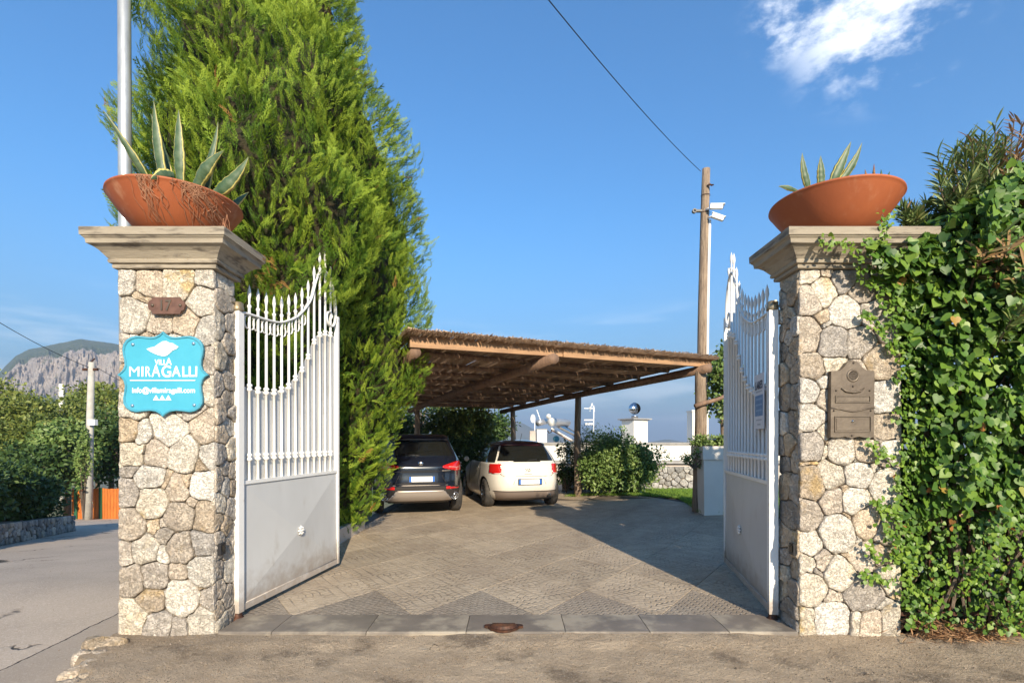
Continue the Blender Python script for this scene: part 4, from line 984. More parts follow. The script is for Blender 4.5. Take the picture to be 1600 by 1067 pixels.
# ---------------------------------------------------------------- cars
def car(label, tab, loc, rot, length, kind):
    t = thing('parked_car', label, 'car', loc, rot)
    zs, ws, rs, fs = [np.array(v, float) for v in zip(*tab)]
    k_ = np.arange(len(zs)); kk = np.linspace(0, len(zs)-1, 130)
    # smooth cubic-like interpolation
    def sm(a):
        v = np.interp(kk, k_, a)
        for _ in range(6): v[1:-1] = (v[:-2]+2*v[1:-1]+v[2:])/4
        return v
    zs, ws, rs, fs = sm(zs), sm(ws), sm(rs), sm(fs)
    # angles: dense at the rear
    ph = np.concatenate([np.linspace(-math.pi*.5-1.15, -math.pi*.5+1.15, 130, endpoint=False), np.linspace(-math.pi*.5+1.15, 1.5*math.pi-1.15, 130, endpoint=False)])
    nexp = 4.3
    def se(a, n_): return np.sign(a)*np.abs(a)**(2/n_)
    X = ws[:, None]*se(np.cos(ph), nexp)[None]; cy = (rs+fs)/2; hl = (fs-rs)/2
    Y = cy[:, None]+hl[:, None]*se(np.sin(ph), nexp)[None]
    Z = np.repeat(zs[:, None], len(ph), 1)
    nz_, na = X.shape
    V = np.stack([X.ravel(), Y.ravel(), Z.ravel()], 1)
    i = np.arange(nz_-1)[:, None]*na; j = np.arange(na)[None]; j2 = (j+1) % na
    F = np.stack([i+j, i+j2, i+na+j2, i+na+j], -1).reshape(-1, 4)
    cen = V[F].mean(1); cx, cy_, cz = cen.T; ax = np.abs(cx)
    nrm = np.cross(V[F[:, 1]]-V[F[:, 0]], V[F[:, 3]]-V[F[:, 0]]); nrm = unit(nrm)
    rear = (cy_ < 1.3) & (nrm[:, 1] < -.35)
    reg = np.full(len(F), 0)
    names = {0: ('body', kind['paint'])}
    for idx, (nm, mt, fn) in enumerate(kind['regions'], 1):
        reg[fn(cx, ax, cy_, cz, rear, nrm)] = idx; names[idx] = (nm, mt)
    wr, wy = kind['wheel_r'], kind['wheels']
    hole = np.zeros(len(F), bool)
    for y_ in wy: hole |= (np.hypot(cy_-y_, cz-wr) < wr+.045-.04*((cy_ < y_) & (cz < wr*1.2))) & (np.abs(nrm[:, 0]) > .72) & (cz < 2*wr+.06)
    vn = np.zeros_like(V); np.add.at(vn, F.ravel(), np.repeat(nrm, 4, 0)); vn = unit(vn)
    parts = {}
    for idx, (nm, mt) in names.items():
        sel = (reg == idx) & ~hole
        if not sel.any(): continue
        off = kind['offs'].get(nm, 0)
        # split left and right lamps into parts of their own
        groups = [sel] if nm not in kind['split'] else [sel & (cx < 0), sel & (cx > 0)]
        for s_ in groups:
            f = F[s_]; u_, inv = np.unique(f.ravel(), return_inverse=True)
            vv = V[u_]+vn[u_]*off; ff = inv.reshape(-1, 4)
            if off:      # skirt back to the body
                o = len(vv); e = {}
                for q in ff:
                    for a_, b_ in ((q[0],q[1]),(q[1],q[2]),(q[2],q[3]),(q[3],q[0])):
                        if (b_, a_) in e: e.pop((b_, a_))
                        else: e[(a_, b_)] = 1
                vv = np.concatenate([vv, V[u_]-vn[u_]*.01])
                ff = np.concatenate([ff, np.array([(b_, a_, a_+o, b_+o) for a_, b_ in e], int).reshape(-1, 4)])
            parts[nm] = mk(nm, vv, ff, M[mt], t, True, local=True)
    def surf(x, z):     # rear surface y at x, z
        r_ = np.interp(z, zs, rs); f_ = np.interp(z, zs, fs); w_ = np.interp(z, zs, ws)
        q = (1-min(.999, abs(x)/w_)**nexp)**(1/nexp); return (r_+f_)/2-(f_-r_)/2*q
    # underbody and arches
    g = G().box((-.62, .8, .20), (.62, length-.5, .62)); g.mk('underbody', M['black_plastic'], t, local=True)
    for y_ in wy:
        for sx_ in (-1, 1):
            xo = sx_*(kind['half']-.015); 
            tp = [(.60,-.11),(.80,-.115),(.93,-.10),(.985,-.07),(1,-.03),(1,.03),(.985,.07),(.93,.10),(.80,.115),(.60,.11)]
            c = (xo-sx_*.11, y_, wr)
            wh = mk('wheel', *(lambda g_: (g_.V, g_.F))(G().lathe([(a*wr, b_) for a, b_ in tp], c, 36, 'X')), M['tyre'], t, True, local=True)
            g = G(); g.lathe([(.66*wr, sx_*.085),(.70*wr, sx_*.112),(.64*wr, sx_*.105),(.60*wr, sx_*.02)], c, 36, 'X'); g.lathe([(0, sx_*.10),(.10*wr, sx_*.098),(.14*wr, sx_*.06)], c, 14, 'X')
            for q in range(kind['spokes']):
                an = 2*math.pi*q/kind['spokes']
                for dd_ in (-.09, .09):
                    g.bar((c[0]+sx_*.085, c[1]+.1*wr*math.cos(an), c[2]+.1*wr*math.sin(an)), (c[0]+sx_*.092, c[1]+.66*wr*math.cos(an+dd_), c[2]+.66*wr*math.sin(an+dd_)), .022, .03, (1,0,0))
            mk('rim', g.V, g.F, M['rim'], wh, False, local=True)
            G().lathe([(0, sx_*.01),(.64*wr, sx_*.015)], c, 24, 'X').mk('brake_disc', M['trim_dark'], wh, local=True)
    return t, surf
def on_rear(surf, pts, off=.006): return [(x, surf(x, z)-off, z) for x, z in pts]
# white hatchback
tabW = [(.17,.76,.30,3.7),(.22,.80,.10,3.85),(.30,.835,.03,3.93),(.45,.855,.0,3.95),(.60,.858,.005,3.92),(.74,.852,.03,3.82),(.86,.838,.07,3.45),(.95,.825,.10,3.0),(1.02,.795,.14,2.75),(1.12,.74,.20,2.5),(1.22,.68,.28,2.3),(1.32,.615,.37,2.1),(1.39,.55,.46,1.98),(1.435,.46,.6,1.88),(1.465,.32,.85,1.78),(1.478,.18,1.1,1.6),(1.48,.005,1.34,1.36)]
regW = [
 ('roof', 'car_black', lambda x,a,y,z,r,n: z > 1.385),
 ('spoiler', 'car_maroon', lambda x,a,y,z,r,n: (z > 1.345) & (z < 1.40) & r & (a < .52)),
 ('rear_window', 'car_glass', lambda x,a,y,z,r,n: (z > 1.0+.02*(a>.3)) & (z < 1.345) & r & (a < .635-.40*(z-1.0))),
 ('quarter_window', 'car_glass', lambda x,a,y,z,r,n: (z > .985) & (z < 1.375) & (~r | (a > .665-.40*(z-1.0))) & (y > .2) & (y < 3.2)),
 ('tail_light', 'tail_red', lambda x,a,y,z,r,n: (y < .42) & (a > .56) & (z > .735+.05*np.clip((a-.5)*2,0,1)) & (z < .955)),
 ('lower_trim', 'trim_brown', lambda x,a,y,z,r,n: (y < .6) & (z < .375) & (a < .66+.1*(z-.2)/.17) & (z < .33+.045*(1)) & (a < .70-(.375-z)*.35)),
 ('bumper_gap', 'trim_dark', lambda x,a,y,z,r,n: (y < .6) & (np.abs(z-.375) < .008) & (a < .72)),
 ('windscreen', 'car_glass', lambda x,a,y,z,r,n: (y > 1.9) & (z > 1.0) & (z < 1.38) & (n[:,1] > .3)),
]
KW = dict(paint='car_white', regions=regW, wheel_r=.315, wheels=(.74, 3.20), offs={'tail_light': .016, 'rear_window': -.004, 'quarter_window': -.003, 'spoiler': .03, 'bumper_gap': -.004}, split=('tail_light', 'quarter_window'), half=.855, spokes=8)
TH = R(14.5)
carW, sW = car('white hatchback with black and maroon roof parked nose-in under the carport', tabW, (.37, 11.62, float(gz(.4, 12))+.006), TH, 3.95, KW)
carW.scale = (1.045, 1.045, 1.045)
LK = dict(local=True)
def plate(t, surf, x, z, w, h, off=.02):
    y = surf(x, z)-off
    pt = G().box((x-w/2, y-.004, z-h/2), (x+w/2, y+.01, z+h/2)).mk('number_plate', M['plate_white'], t, **LK)
    for s_ in (-1, 1): mk('plate_band', *(lambda g_: (g_.V, g_.F))(G().box((x+s_*(w/2-.022)-.022, y-.006, z-h/2), (x+s_*(w/2-.022)+.022, y-.004, z+h/2))), M['plate_blue'], pt, local=True)
    g = G(); e = .012
    for a, c in (((x-w/2-e, z-h/2-e),(x+w/2+e, z-h/2)),((x-w/2-e, z+h/2),(x+w/2+e, z+h/2+e)),((x-w/2-e, z-h/2),(x-w/2, z+h/2)),((x+w/2, z-h/2),(x+w/2+e, z+h/2))): g.box((a[0], y-.007, a[1]), (c[0], y+.01, c[1]))
    mk('plate_frame', g.V, g.F, M['black_plastic'], pt, local=True)
plate(carW, sW, .03, .585, .50, .105)
def line(t, surf, pts, r_, mt, nm, off=.004, n_=8):
    P2 = []
    for i in range(len(pts)-1):
        for s_ in np.linspace(0, 1, n_, endpoint=(i == len(pts)-2)): x = pts[i][0]+(pts[i+1][0]-pts[i][0])*s_; z = pts[i][1]+(pts[i+1][1]-pts[i][1])*s_; P2.append((x, surf(x, z)-off, z))
    return G().tube(P2, r_, 5).mk(nm, M[mt], t, True, **LK)
line(carW, sW, [(-.60,.985),(-.585,.74),(-.52,.70),(.52,.70),(.585,.74),(.60,.985)], .005, 'trim_dark', 'tailgate_gap', .0)
line(carW, sW, [(-.28,.645),(-.33,.525)], .004, 'trim_dark', 'bumper_crease', 0); line(carW, sW, [(.34,.645),(.39,.525)], .004, 'trim_dark', 'bumper_crease', 0)
line(carW, sW, [(.00,.865),(.0,.80)], .008, 'trim_dark', 'badge', .008); line(carW, sW, [(-.055,.86),(-.03,.82),(-.055,.80)], .006, 'trim_dark', 'badge', .008); line(carW, sW, [(.055,.86),(.03,.85),(.055,.815),(.0,.79)], .006, 'trim_dark', 'badge', .008)
line(carW, sW, [(-.09,.745),(.09,.745)], .006, 'trim_brown', 'badge_lettering', .004)
line(carW, sW, [(-.02,1.005),(.06,1.035),(.22,1.05)], .009, 'black_plastic', 'rear_wiper', .016)
for s_ in (-1, 1):
    g = G(); z0_ = .845
    for k_ in range(1): 
        pts = on_rear(sW, [(s_*.60,.80),(s_*.72,.80),(s_*.735,.89),(s_*.61,.90)], .022); g.add(pts, [(0,1,2,3)] if s_ > 0 else [(3,2,1,0)])
    g.mk('lamp_lens', M['tail_pink'], carW, **LK)
    line(carW, sW, [(s_*.585,.77),(s_*.60,.755),(s_*.70,.75)], .01, 'plate_white', 'reversing_light', .018)
G().tube([(.46,.0,.30),(.46,.16,.31)], .028, 14).mk('exhaust_pipe', M['chrome'], carW, True, **LK)
G().tube([(.46,-.002,.30),(.46,.0,.30)], .020, 14).mk('exhaust_hole', M['bronze_dk'], carW, **LK)
G().tube([(.05,.85,1.46),(.05,.72,1.62)], .004, 6).mk('aerial', M['black_plastic'], carW, **LK)
for s_ in (-1, 1): G().lathe([(0,-.06),(.05,-.045),(.065,0),(.05,.05),(0,.06)], (s_*.90,2.55,1.0), 14, 'Y').mk('door_mirror', M['car_white'], carW, True, **LK)
g = G().bar((-.862,1.12,.86), (-.862,1.27,.87), .02, .03); g.mk('door_handle', M['chrome'], carW, **LK)
g = G()
for yy in (1.02, 2.3): g.tube([(-.857,yy,.30),(-.866,yy+.02,.6),(-.83,yy-.02,.97)], .005, 5)
g.mk('door_gap', M['trim_dark'], carW, **LK)
# black SUV
tabB = [(.25,.80,.35,4.3),(.30,.86,.16,4.45),(.40,.92,.05,4.6),(.55,.945,.01,4.68),(.70,.95,.0,4.68),(.85,.948,.02,4.62),(.98,.935,.02,4.2),(1.06,.915,.06,3.6),(1.14,.88,.12,3.3),(1.26,.82,.24,3.0),(1.38,.765,.37,2.75),(1.49,.715,.48,2.5),(1.57,.66,.52,2.35),(1.62,.57,.62,2.2),(1.655,.40,.95,2.0),(1.668,.18,1.3,1.8),(1.67,.005,1.5,1.52)]
regB = [
 ('rear_window', 'car_glass', lambda x,a,y,z,r,n: (z > 1.20) & (z < 1.50) & r & (a < .70-.45*(z-1.2))),
 ('spoiler', 'car_black', lambda x,a,y,z,r,n: (z > 1.52) & (z < 1.61) & (y < .8) & (a < .6)),
 ('side_window', 'car_glass', lambda x,a,y,z,r,n: (z > 1.12) & (z < 1.55) & ~r & (y > .6) & (y < 3.6)),
 ('tail_light', 'tail_red', lambda x,a,y,z,r,n: (y < .45) & (a > .44) & (np.abs(z-(.99+.03*(a-.44))) < .02+.075*np.clip((a-.44)/.3,0,1))),
 ('lower_bumper', 'trim_dark', lambda x,a,y,z,r,n: (y < .8) & (z < .60)),
 ('skid_plate', 'silver_trim', lambda x,a,y,z,r,n: (y < .5) & (z > .32) & (z < .53) & (a < .66-.9*np.abs(z-.30)) ),
 ('bumper_reflector', 'tail_red', lambda x,a,y,z,r,n: (y < .5) & (a > .50) & (a < .80) & (z > .545) & (z < .545+.06*np.clip((.86-a)*3,0,1))),
]
KB = dict(paint='car_black', regions=regB, wheel_r=.37, wheels=(.93, 3.75), offs={'tail_light': .018, 'rear_window': -.004, 'side_window': -.003, 'skid_plate': .02, 'bumper_reflector': .012, 'spoiler': .04}, split=('tail_light', 'side_window', 'bumper_reflector'), half=.94, spokes=5)
carB, sB = car('black sport utility car parked nose-in beside the cypress, left of the white car', tabB, (-1.80, 10.38, float(gz(-2, 11))+.006), TH, 4.69, KB)
plate(carB, sB, .02, .755, .50, .105, .014)
line(carB, sB, [(-.68,.93),(-.64,.90),(.64,.90),(.68,.93)], .006, 'bronze_dk', 'tailgate_gap', 0)
line(carB, sB, [(-.42,.83),(-.50,.66),(.50,.66),(.42,.83)], .006, 'bronze_dk', 'tailgate_crease', 0)
line(carB, sB, [(-.74,.63),(.74,.63)], .007, 'silver_trim', 'tailgate_gap', .0)
G().lathe([(0,-.022),(.045,-.022),(.05,-.014),(.055,-.004)], (0, sB(0,1.06), 1.06), 20, 'Y').mk('badge', M['chrome'], carB, True, **LK)
line(carB, sB, [(.42,.915),(.60,.918)], .008, 'silver_trim', 'badge_lettering', .008)
line(carB, sB, [(-.10,1.19),(.0,1.215),(-.3,1.24)], .010, 'black_plastic', 'rear_wiper', .016)
for s_ in (-1, 1):
    line(carB, sB, [(s_*.56,.995),(s_*.80,.975)], .008, 'tail_pink', 'lamp_lens', .026)
    x, z = s_*.70, .40; y = sB(x, z)-.03
    G().lathe([(.062,0),(.068,-.03),(.078,-.03),(.084,.02)], (x, y, z), 22, 'Y').mk('exhaust_trim', M['chrome'], carB, True, **LK)
    G().lathe([(0,.0),(.064,-.01)], (x, y, z), 18, 'Y').mk('exhaust_hole', M['bronze_dk'], carB, **LK)
    G().lathe([(.03,-.022),(.036,-.024),(.040,-.01)], (x, y, z), 18, 'Y').mk('exhaust_pipe', M['chrome'], carB, True, **LK)
    G().lathe([(0,-.07),(.08,-.05),(.11,0),(.08,.05),(0,.06)], (s_*1.02,3.1,1.14), 14, 'Y').mk('door_mirror', M['car_black'], carB, True, **LK)

# ---------------------------------------------------------------- villa behind the garden
YV = 19.0
vl = thing('villa_building', 'low white flat roofed villa behind the garden with a grey coped parapet', 'building', (6, YV, 0))
xL, xR = P(838,0,YV)[0], 12.0; zt_ = P(0,692,YV)[2]
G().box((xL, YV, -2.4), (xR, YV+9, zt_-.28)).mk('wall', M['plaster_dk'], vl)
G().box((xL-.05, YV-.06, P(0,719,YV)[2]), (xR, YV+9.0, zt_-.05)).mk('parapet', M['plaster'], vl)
G().box((xL-.10, YV-.12, zt_-.05), (xR, YV+.3, zt_+.02)).mk('coping', M['coping'], vl)
G().box((xL-.02, YV-.14, P(0,724,YV)[2]), (xR, YV-.062, P(0,719.5,YV)[2])).mk('ledge', M['coping'], vl)
xa, xb_ = P(975,0,YV+2)[0], P(1010,0,YV+2)[0]
ch = thing('chimney', 'white square chimney with a shiny spherical wind cowl on the villa roof', 'chimney', ((xa+xb_)/2, YV+2, zt_-.1))
cx = (xa+xb_)/2; z0_, z1_ = zt_-.2, P(0,657,YV+2)[2]
ang = .5
def rbox(g, cx, cy, hw, z0, z1, a):
    V = []
    for z in (z0, z1):
        for k_ in range(4): V.append((cx+hw*math.cos(a+math.pi/4+k_*math.pi/2)*1.414, cy+hw*math.sin(a+math.pi/4+k_*math.pi/2)*1.414, z))
    return g.add(V, [(3,2,1,0),(4,5,6,7)]+[(k_, (k_+1) % 4, 4+(k_+1) % 4, 4+k_) for k_ in range(4)])
rbox(G(), cx, YV+2.1, .36, z0_, z1_, ang).mk('stack', M['plaster'], ch)
rbox(rbox(G(), cx, YV+2.1, .41, z1_, z1_+.035, ang), cx, YV+2.1, .48, z1_+.035, z1_+.08, ang).mk('cap', M['coping'], ch)
zc = P(0,638,YV+2)[2]
G().lathe([(.13,z1_+.08),(.13,z1_+.16),(.15,z1_+.165),(.12,z1_+.21)], (cx,YV+2.1,0), 18).mk('cowl_neck', M['chrome'], ch, True)
g = G()
for k_ in range(20):
    an = 2*math.pi*k_/20; pts = []
    for q in range(9):
        th = math.pi*(.06+.88*q/8); pts.append((cx+.235*math.sin(th)*math.cos(an+.5*q/8), YV+2.1+.235*math.sin(th)*math.sin(an+.5*q/8), zc+.235*math.cos(th)))
    V = []
    for q, p_ in enumerate(pts):
        wdt = .025*math.sin(math.pi*(.06+.88*q/8)); tx, ty = -math.sin(an+.5*q/8), math.cos(an+.5*q/8)
        V += [(p_[0]-tx*wdt, p_[1]-ty*wdt, p_[2]), (p_[0]*1+tx*wdt-(p_[0]-cx)*.10, p_[1]+ty*wdt-(p_[1]-YV-2.1)*.10, p_[2])]
    mk('cowl_vane', V, [(2*q, 2*q+1, 2*q+3, 2*q+2) for q in range(8)], M['chrome'], ch, True)
G().lathe([(0,zc-.2),(.17,zc-.12),(.2,zc),(.17,zc+.12),(0,zc+.2)], (cx,YV+2.1,0), 16).mk('cowl_core', M['bronze_dk'], ch, True)
G().lathe([(0,zc+.25),(.06,zc+.24),(.08,zc+.22)], (cx,YV+2.1,0), 14).mk('cowl_top', M['chrome'], ch, True)
xa, xb_ = P(1079,0,YV+.8)[0], P(1092,0,YV+.8)[0]
c2 = thing('chimney', 'tall narrow white chimney half hidden behind the wooden pole', 'chimney', (xa, YV+1, zt_-.1))
G().box((xa, YV+.6, zt_-.2), (xa+.6, YV+1.2, P(0,643,YV+.8)[2])).mk('stack', M['plaster'], c2)
G().box((xa-.03, YV+.57, P(0,643,YV+.8)[2]), (xa+.63, YV+1.23, P(0,643,YV+.8)[2]+.05)).mk('cap', M['plaster'], c2)
# roof hut, heaters, dish, aerial
YH = YV+1.5
xa, xb_ = P(839,0,YH)[0], P(854.5,0,YH)[0]
h1 = thing('roof_hut', 'small white block on the villa roof left of the water heater', 'roof block', (xa, YH, zt_-.2))
G().box((xa, YH, zt_-.4), (xb_, YH+.5, P(0,671,YH)[2])).mk('wall', M['plaster'], h1)
G().box((xa-.02, YH-.02, P(0,671,YH)[2]), (xb_+.02, YH+.52, P(0,671,YH)[2]+.03)).mk('coping', M['coping'], h1)
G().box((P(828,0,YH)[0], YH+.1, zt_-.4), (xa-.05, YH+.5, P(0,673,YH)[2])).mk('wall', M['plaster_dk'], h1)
def z83(px, py, Y): return P(820+px*140/1494, 620+py*100/1067, Y)
hw = thing('solar_water_heater', 'solar water heater with a horizontal steel tank and sloping glass collectors on the roof', 'water heater', tuple(z83(560, 600, YH)))
a, c = z83(445, 420, YH+.1), z83(715, 430, YH+1.2)
G().tube([a, a+(c-a)*.02, c-(c-a)*.02, c], [.15,.16,.16,.14], 20).mk('tank', M['tank'], hw, True)
G().tube([a+np.array([-.01,-.03,0]), a+(c-a)*.03], [.165,.17], 20).mk('tank_end', M['plaster'], hw, True)
p1, p2 = z83(560,500,YH+.7), z83(860,650,YH+.2); q1, q2_ = z83(680,490,YH+1.6), z83(880,610,YH+1.0)
mk('collector', [p1, p2, q2_, q1]+[v-np.array([0,0,.06]) for v in (p1, p2, q2_, q1)], [(0,1,2,3),(0,4,5,1),(1,5,6,2)], M['collector'], hw)
g = G().bar(p1, p2, .05, .07).bar(z83(440,520,YH), z83(800,730,YH), .05, .06).bar(q1, q2_, .05, .06).bar(z83(440,520,YH), p1, .04, .04).bar(z83(800,730,YH), z83(860,680,YH+.3), .04, .04); g.mk('frame', M['tank'], hw)
g = G().bar(z83(455,560,YH), z83(790,745,YH), .03, .05); g.mk('frame_rail', M['wood_log'], hw)
G().tube([z83(380,560,YH), z83(400,600,YH), z83(440,590,YH), z83(450,540,YH)], .025, 8).mk('pipe', M['cable'], hw, True)
hb = thing('solar_water_heater', 'smaller roof water heater tank seen behind the larger one', 'water heater', tuple(z83(300, 430, YH+1)))
a, c = z83(225, 435, YH+1), z83(380, 400, YH+2)
G().tube([a, c], [.13,.13], 16).mk('tank', M['tank'], hb, True); G().lathe([(0,-.1),(.1,-.06),(.1,.04),(0,.06)], z83(395, 325, YH+1.2), 14, 'Y').mk('tank_end', M['plaster'], hb, True)
G().bar(z83(250,480,YH+1), z83(250,560,YH+1), .05, .05).bar(z83(370,440,YH+1.2), z83(370,560,YH+1.2), .05, .05).mk('frame', M['tank'], hb)
tk = thing('water_drum', 'dark teal round drum end lying on the roof under the collector', 'drum', tuple(z83(528, 700, YH-.1)))
c = z83(528,698,YH-.1); G().lathe([(0,-.02),(.105,-.02),(.118,0),(.118,.3),(0,.3)], c, 22, 'Y').mk('shell', M['teal'], tk)
G().box((c[0]-.09, c[1], zt_-.05), (c[0]+.09, c[1]+.28, c[2]-.09)).mk('cradle', M['coping'], tk)
ds = thing('satellite_dish', 'small white satellite dish on a post at the left end of the villa roof', 'satellite dish', tuple(z83(165, 560, YH+.5)))
c = z83(135, 360, YH+.5); V = []; n_ = 20
for rr, dd_ in ((0,.05),(.1,.04),(.17,.0)):
    for j in range(n_): an = 2*math.pi*j/n_; V.append((c[0]+.10*rr/.17*math.cos(an)-dd_*1.0, c[1]+rr*.5*math.cos(an), c[2]+rr*math.sin(an)))
mk('dish', V, [(i*n_+j, i*n_+(j+1) % n_, (i+1)*n_+(j+1) % n_, (i+1)*n_+j) for i in range(2) for j in range(n_)], M['white_plastic'], ds, True)
G().tube([z83(165,380,YH+.5), z83(165,560,YH+.5), z83(165,700,YH+.5)], .02, 8).mk('post', M['white_plastic'], ds, True)
G().bar(z83(200,215,YH+.5), z83(262,390,YH+.5), .05, .03).mk('feed_arm', M['white_plastic'], ds)
an_ = thing('roof_aerial', 'thin white television aerial mast between the carport post and the bush', 'aerial', tuple(z83(1145, 600, YH+1)))
G().tube([z83(1145,640,YH+1), z83(1150,150,YH+1)], .022, 8).mk('mast', M['white_plastic'], an_, True)
g = G().bar(z83(990,190,YH+1), z83(1165,192,YH+1), .02, .03)
g.bar(z83(1085,240,YH+1), z83(1120,100,YH+1), .02, .02).bar(z83(1120,100,YH+1), z83(1165,240,YH+1), .02, .02); g.mk('aerial_bars', M['white_plastic'], an_)
G().lathe([(0,-.04),(.05,-.02),(.05,.03),(0,.05)], z83(1090,190,YH+.95), 12, 'Y').mk('aerial_box', M['plaster'], an_, True)
G().bar(z83(990,385,YH+1), z83(1140,385,YH+1), .05, .05).bar(z83(1010,450,YH+1), z83(1130,450,YH+1), .05, .08).mk('lower_bracket', M['tank'], an_)
# garden retaining wall of rough stones, right of the bush
YW = 15.6
gw = thing('garden_wall', 'low dry stone garden wall in shade behind the lawn', 'stone wall', (4.2, YW, 0))
xw0, xw1 = P(880,0,YW)[0], 7.6; ztw = P(0,729,YW)[2]
G().box((xw0, YW+.03, -.3), (xw1, YW+.4, ztw-.02)).mk('core', M['mortar'], gw)
rect = (xw0, -.1, xw1, ztw); face_stones(gw, relax(150, rect, 77, 2), rect, lambda u, v, w: (u, YW+.03-w*1.5, v), lambda i, p_: M['stone_field'], 3000, .04, .006, 12)
wp = thing('garden_wall', 'short white rendered wall end between the white car and the carport post', 'wall', (P(888,0,16)[0], 16, 0))
G().box((P(884,0,16)[0], 16, -.3), (P(900,0,16)[0], 16.3, P(0,730,16)[2])).mk('wall', M['plaster'], wp)
# white planter with trailing plant, kerb
YQ = 9.55
plt_ = thing('white_planter', 'tall white square planter box beside the wooden pole', 'planter', (P(1120,0,YQ)[0], YQ, .15))
x0_, x1_ = P(1099,0,YQ)[0], P(1099,0,YQ)[0]+.62; zp0, zp1 = float(gz(3.8,9.6))-.02, P(0,718,YQ)[2]; zt2 = P(0,697,YQ)[2]
def taper(g, x0, x1, y0, y1, z0, z1, i0, i1):
    V = [(x0+i0,y0+i0,z0),(x1-i0,y0+i0,z0),(x1-i0,y1-i0,z0),(x0+i0,y1-i0,z0),(x0+i1,y0+i1,z1),(x1-i1,y0+i1,z1),(x1-i1,y1-i1,z1),(x0+i1,y1-i1,z1)]
    return g.add(V, [(0,3,2,1),(4,5,6,7),(0,1,5,4),(1,2,6,5),(2,3,7,6),(3,0,4,7)])
taper(G(), x0_, x1_, YQ, YQ+.62, zp0, zp1, .03, .012).mk('box', M['plaster'], plt_)
taper(G(), x0_, x1_, YQ, YQ+.62, zp1+.001, zt2, -.01, -.012).mk('collar', M['plaster'], plt_)
G().box((x0_+.03, YQ+.03, zt2), (x1_-.03, YQ+.59, zt2+.01)).mk('soil', M['soil'], plt_)
# kerb line between drive and lawn

# ---------------------------------------------------------------- cypress trees
def conifer_template():
    V = []; F = []; r = random.Random(3)
    def blade(p, d_, L, w):
        p = np.array(p, float); d_ = unit(np.array(d_, float)); s_ = unit(np.cross(d_, [r.gauss(0, .6), r.gauss(0, .3), 1]))*w
        o = len(V); V.extend([p+d_*L*.25+s_, p+d_*L, p+d_*L*.1-s_]); F.append((o, o+1, o+2))
    for i in range(9):
        y = .0+.105*i; L = .36*(1-.68*y)
        for q in range(2):
            ro = r.uniform(-.75, .75)+(math.pi if q else 0); a = .46+.14*r.random()
            sx = np.array([math.cos(ro), 0, math.sin(ro)*.75]); d_ = sx*math.sin(a)+np.array([0, math.cos(a), 0]); base = np.array([0, y, .08*math.sin(3*y)])
            blade(base, d_, L, .018)
            for f in (.45,):
                for s2 in (-1, 1):
                    dd = d_+np.array([d_[1]*s2, -d_[0]*s2, .2*(r.random()-.5)])*.45; blade(base+d_*L*f, dd, L*.45, .0155)
    blade((0,.2,.02), (0,1,.05), .85, .016)
    return np.array(V), np.array(F)
CTV, CTF = conifer_template()
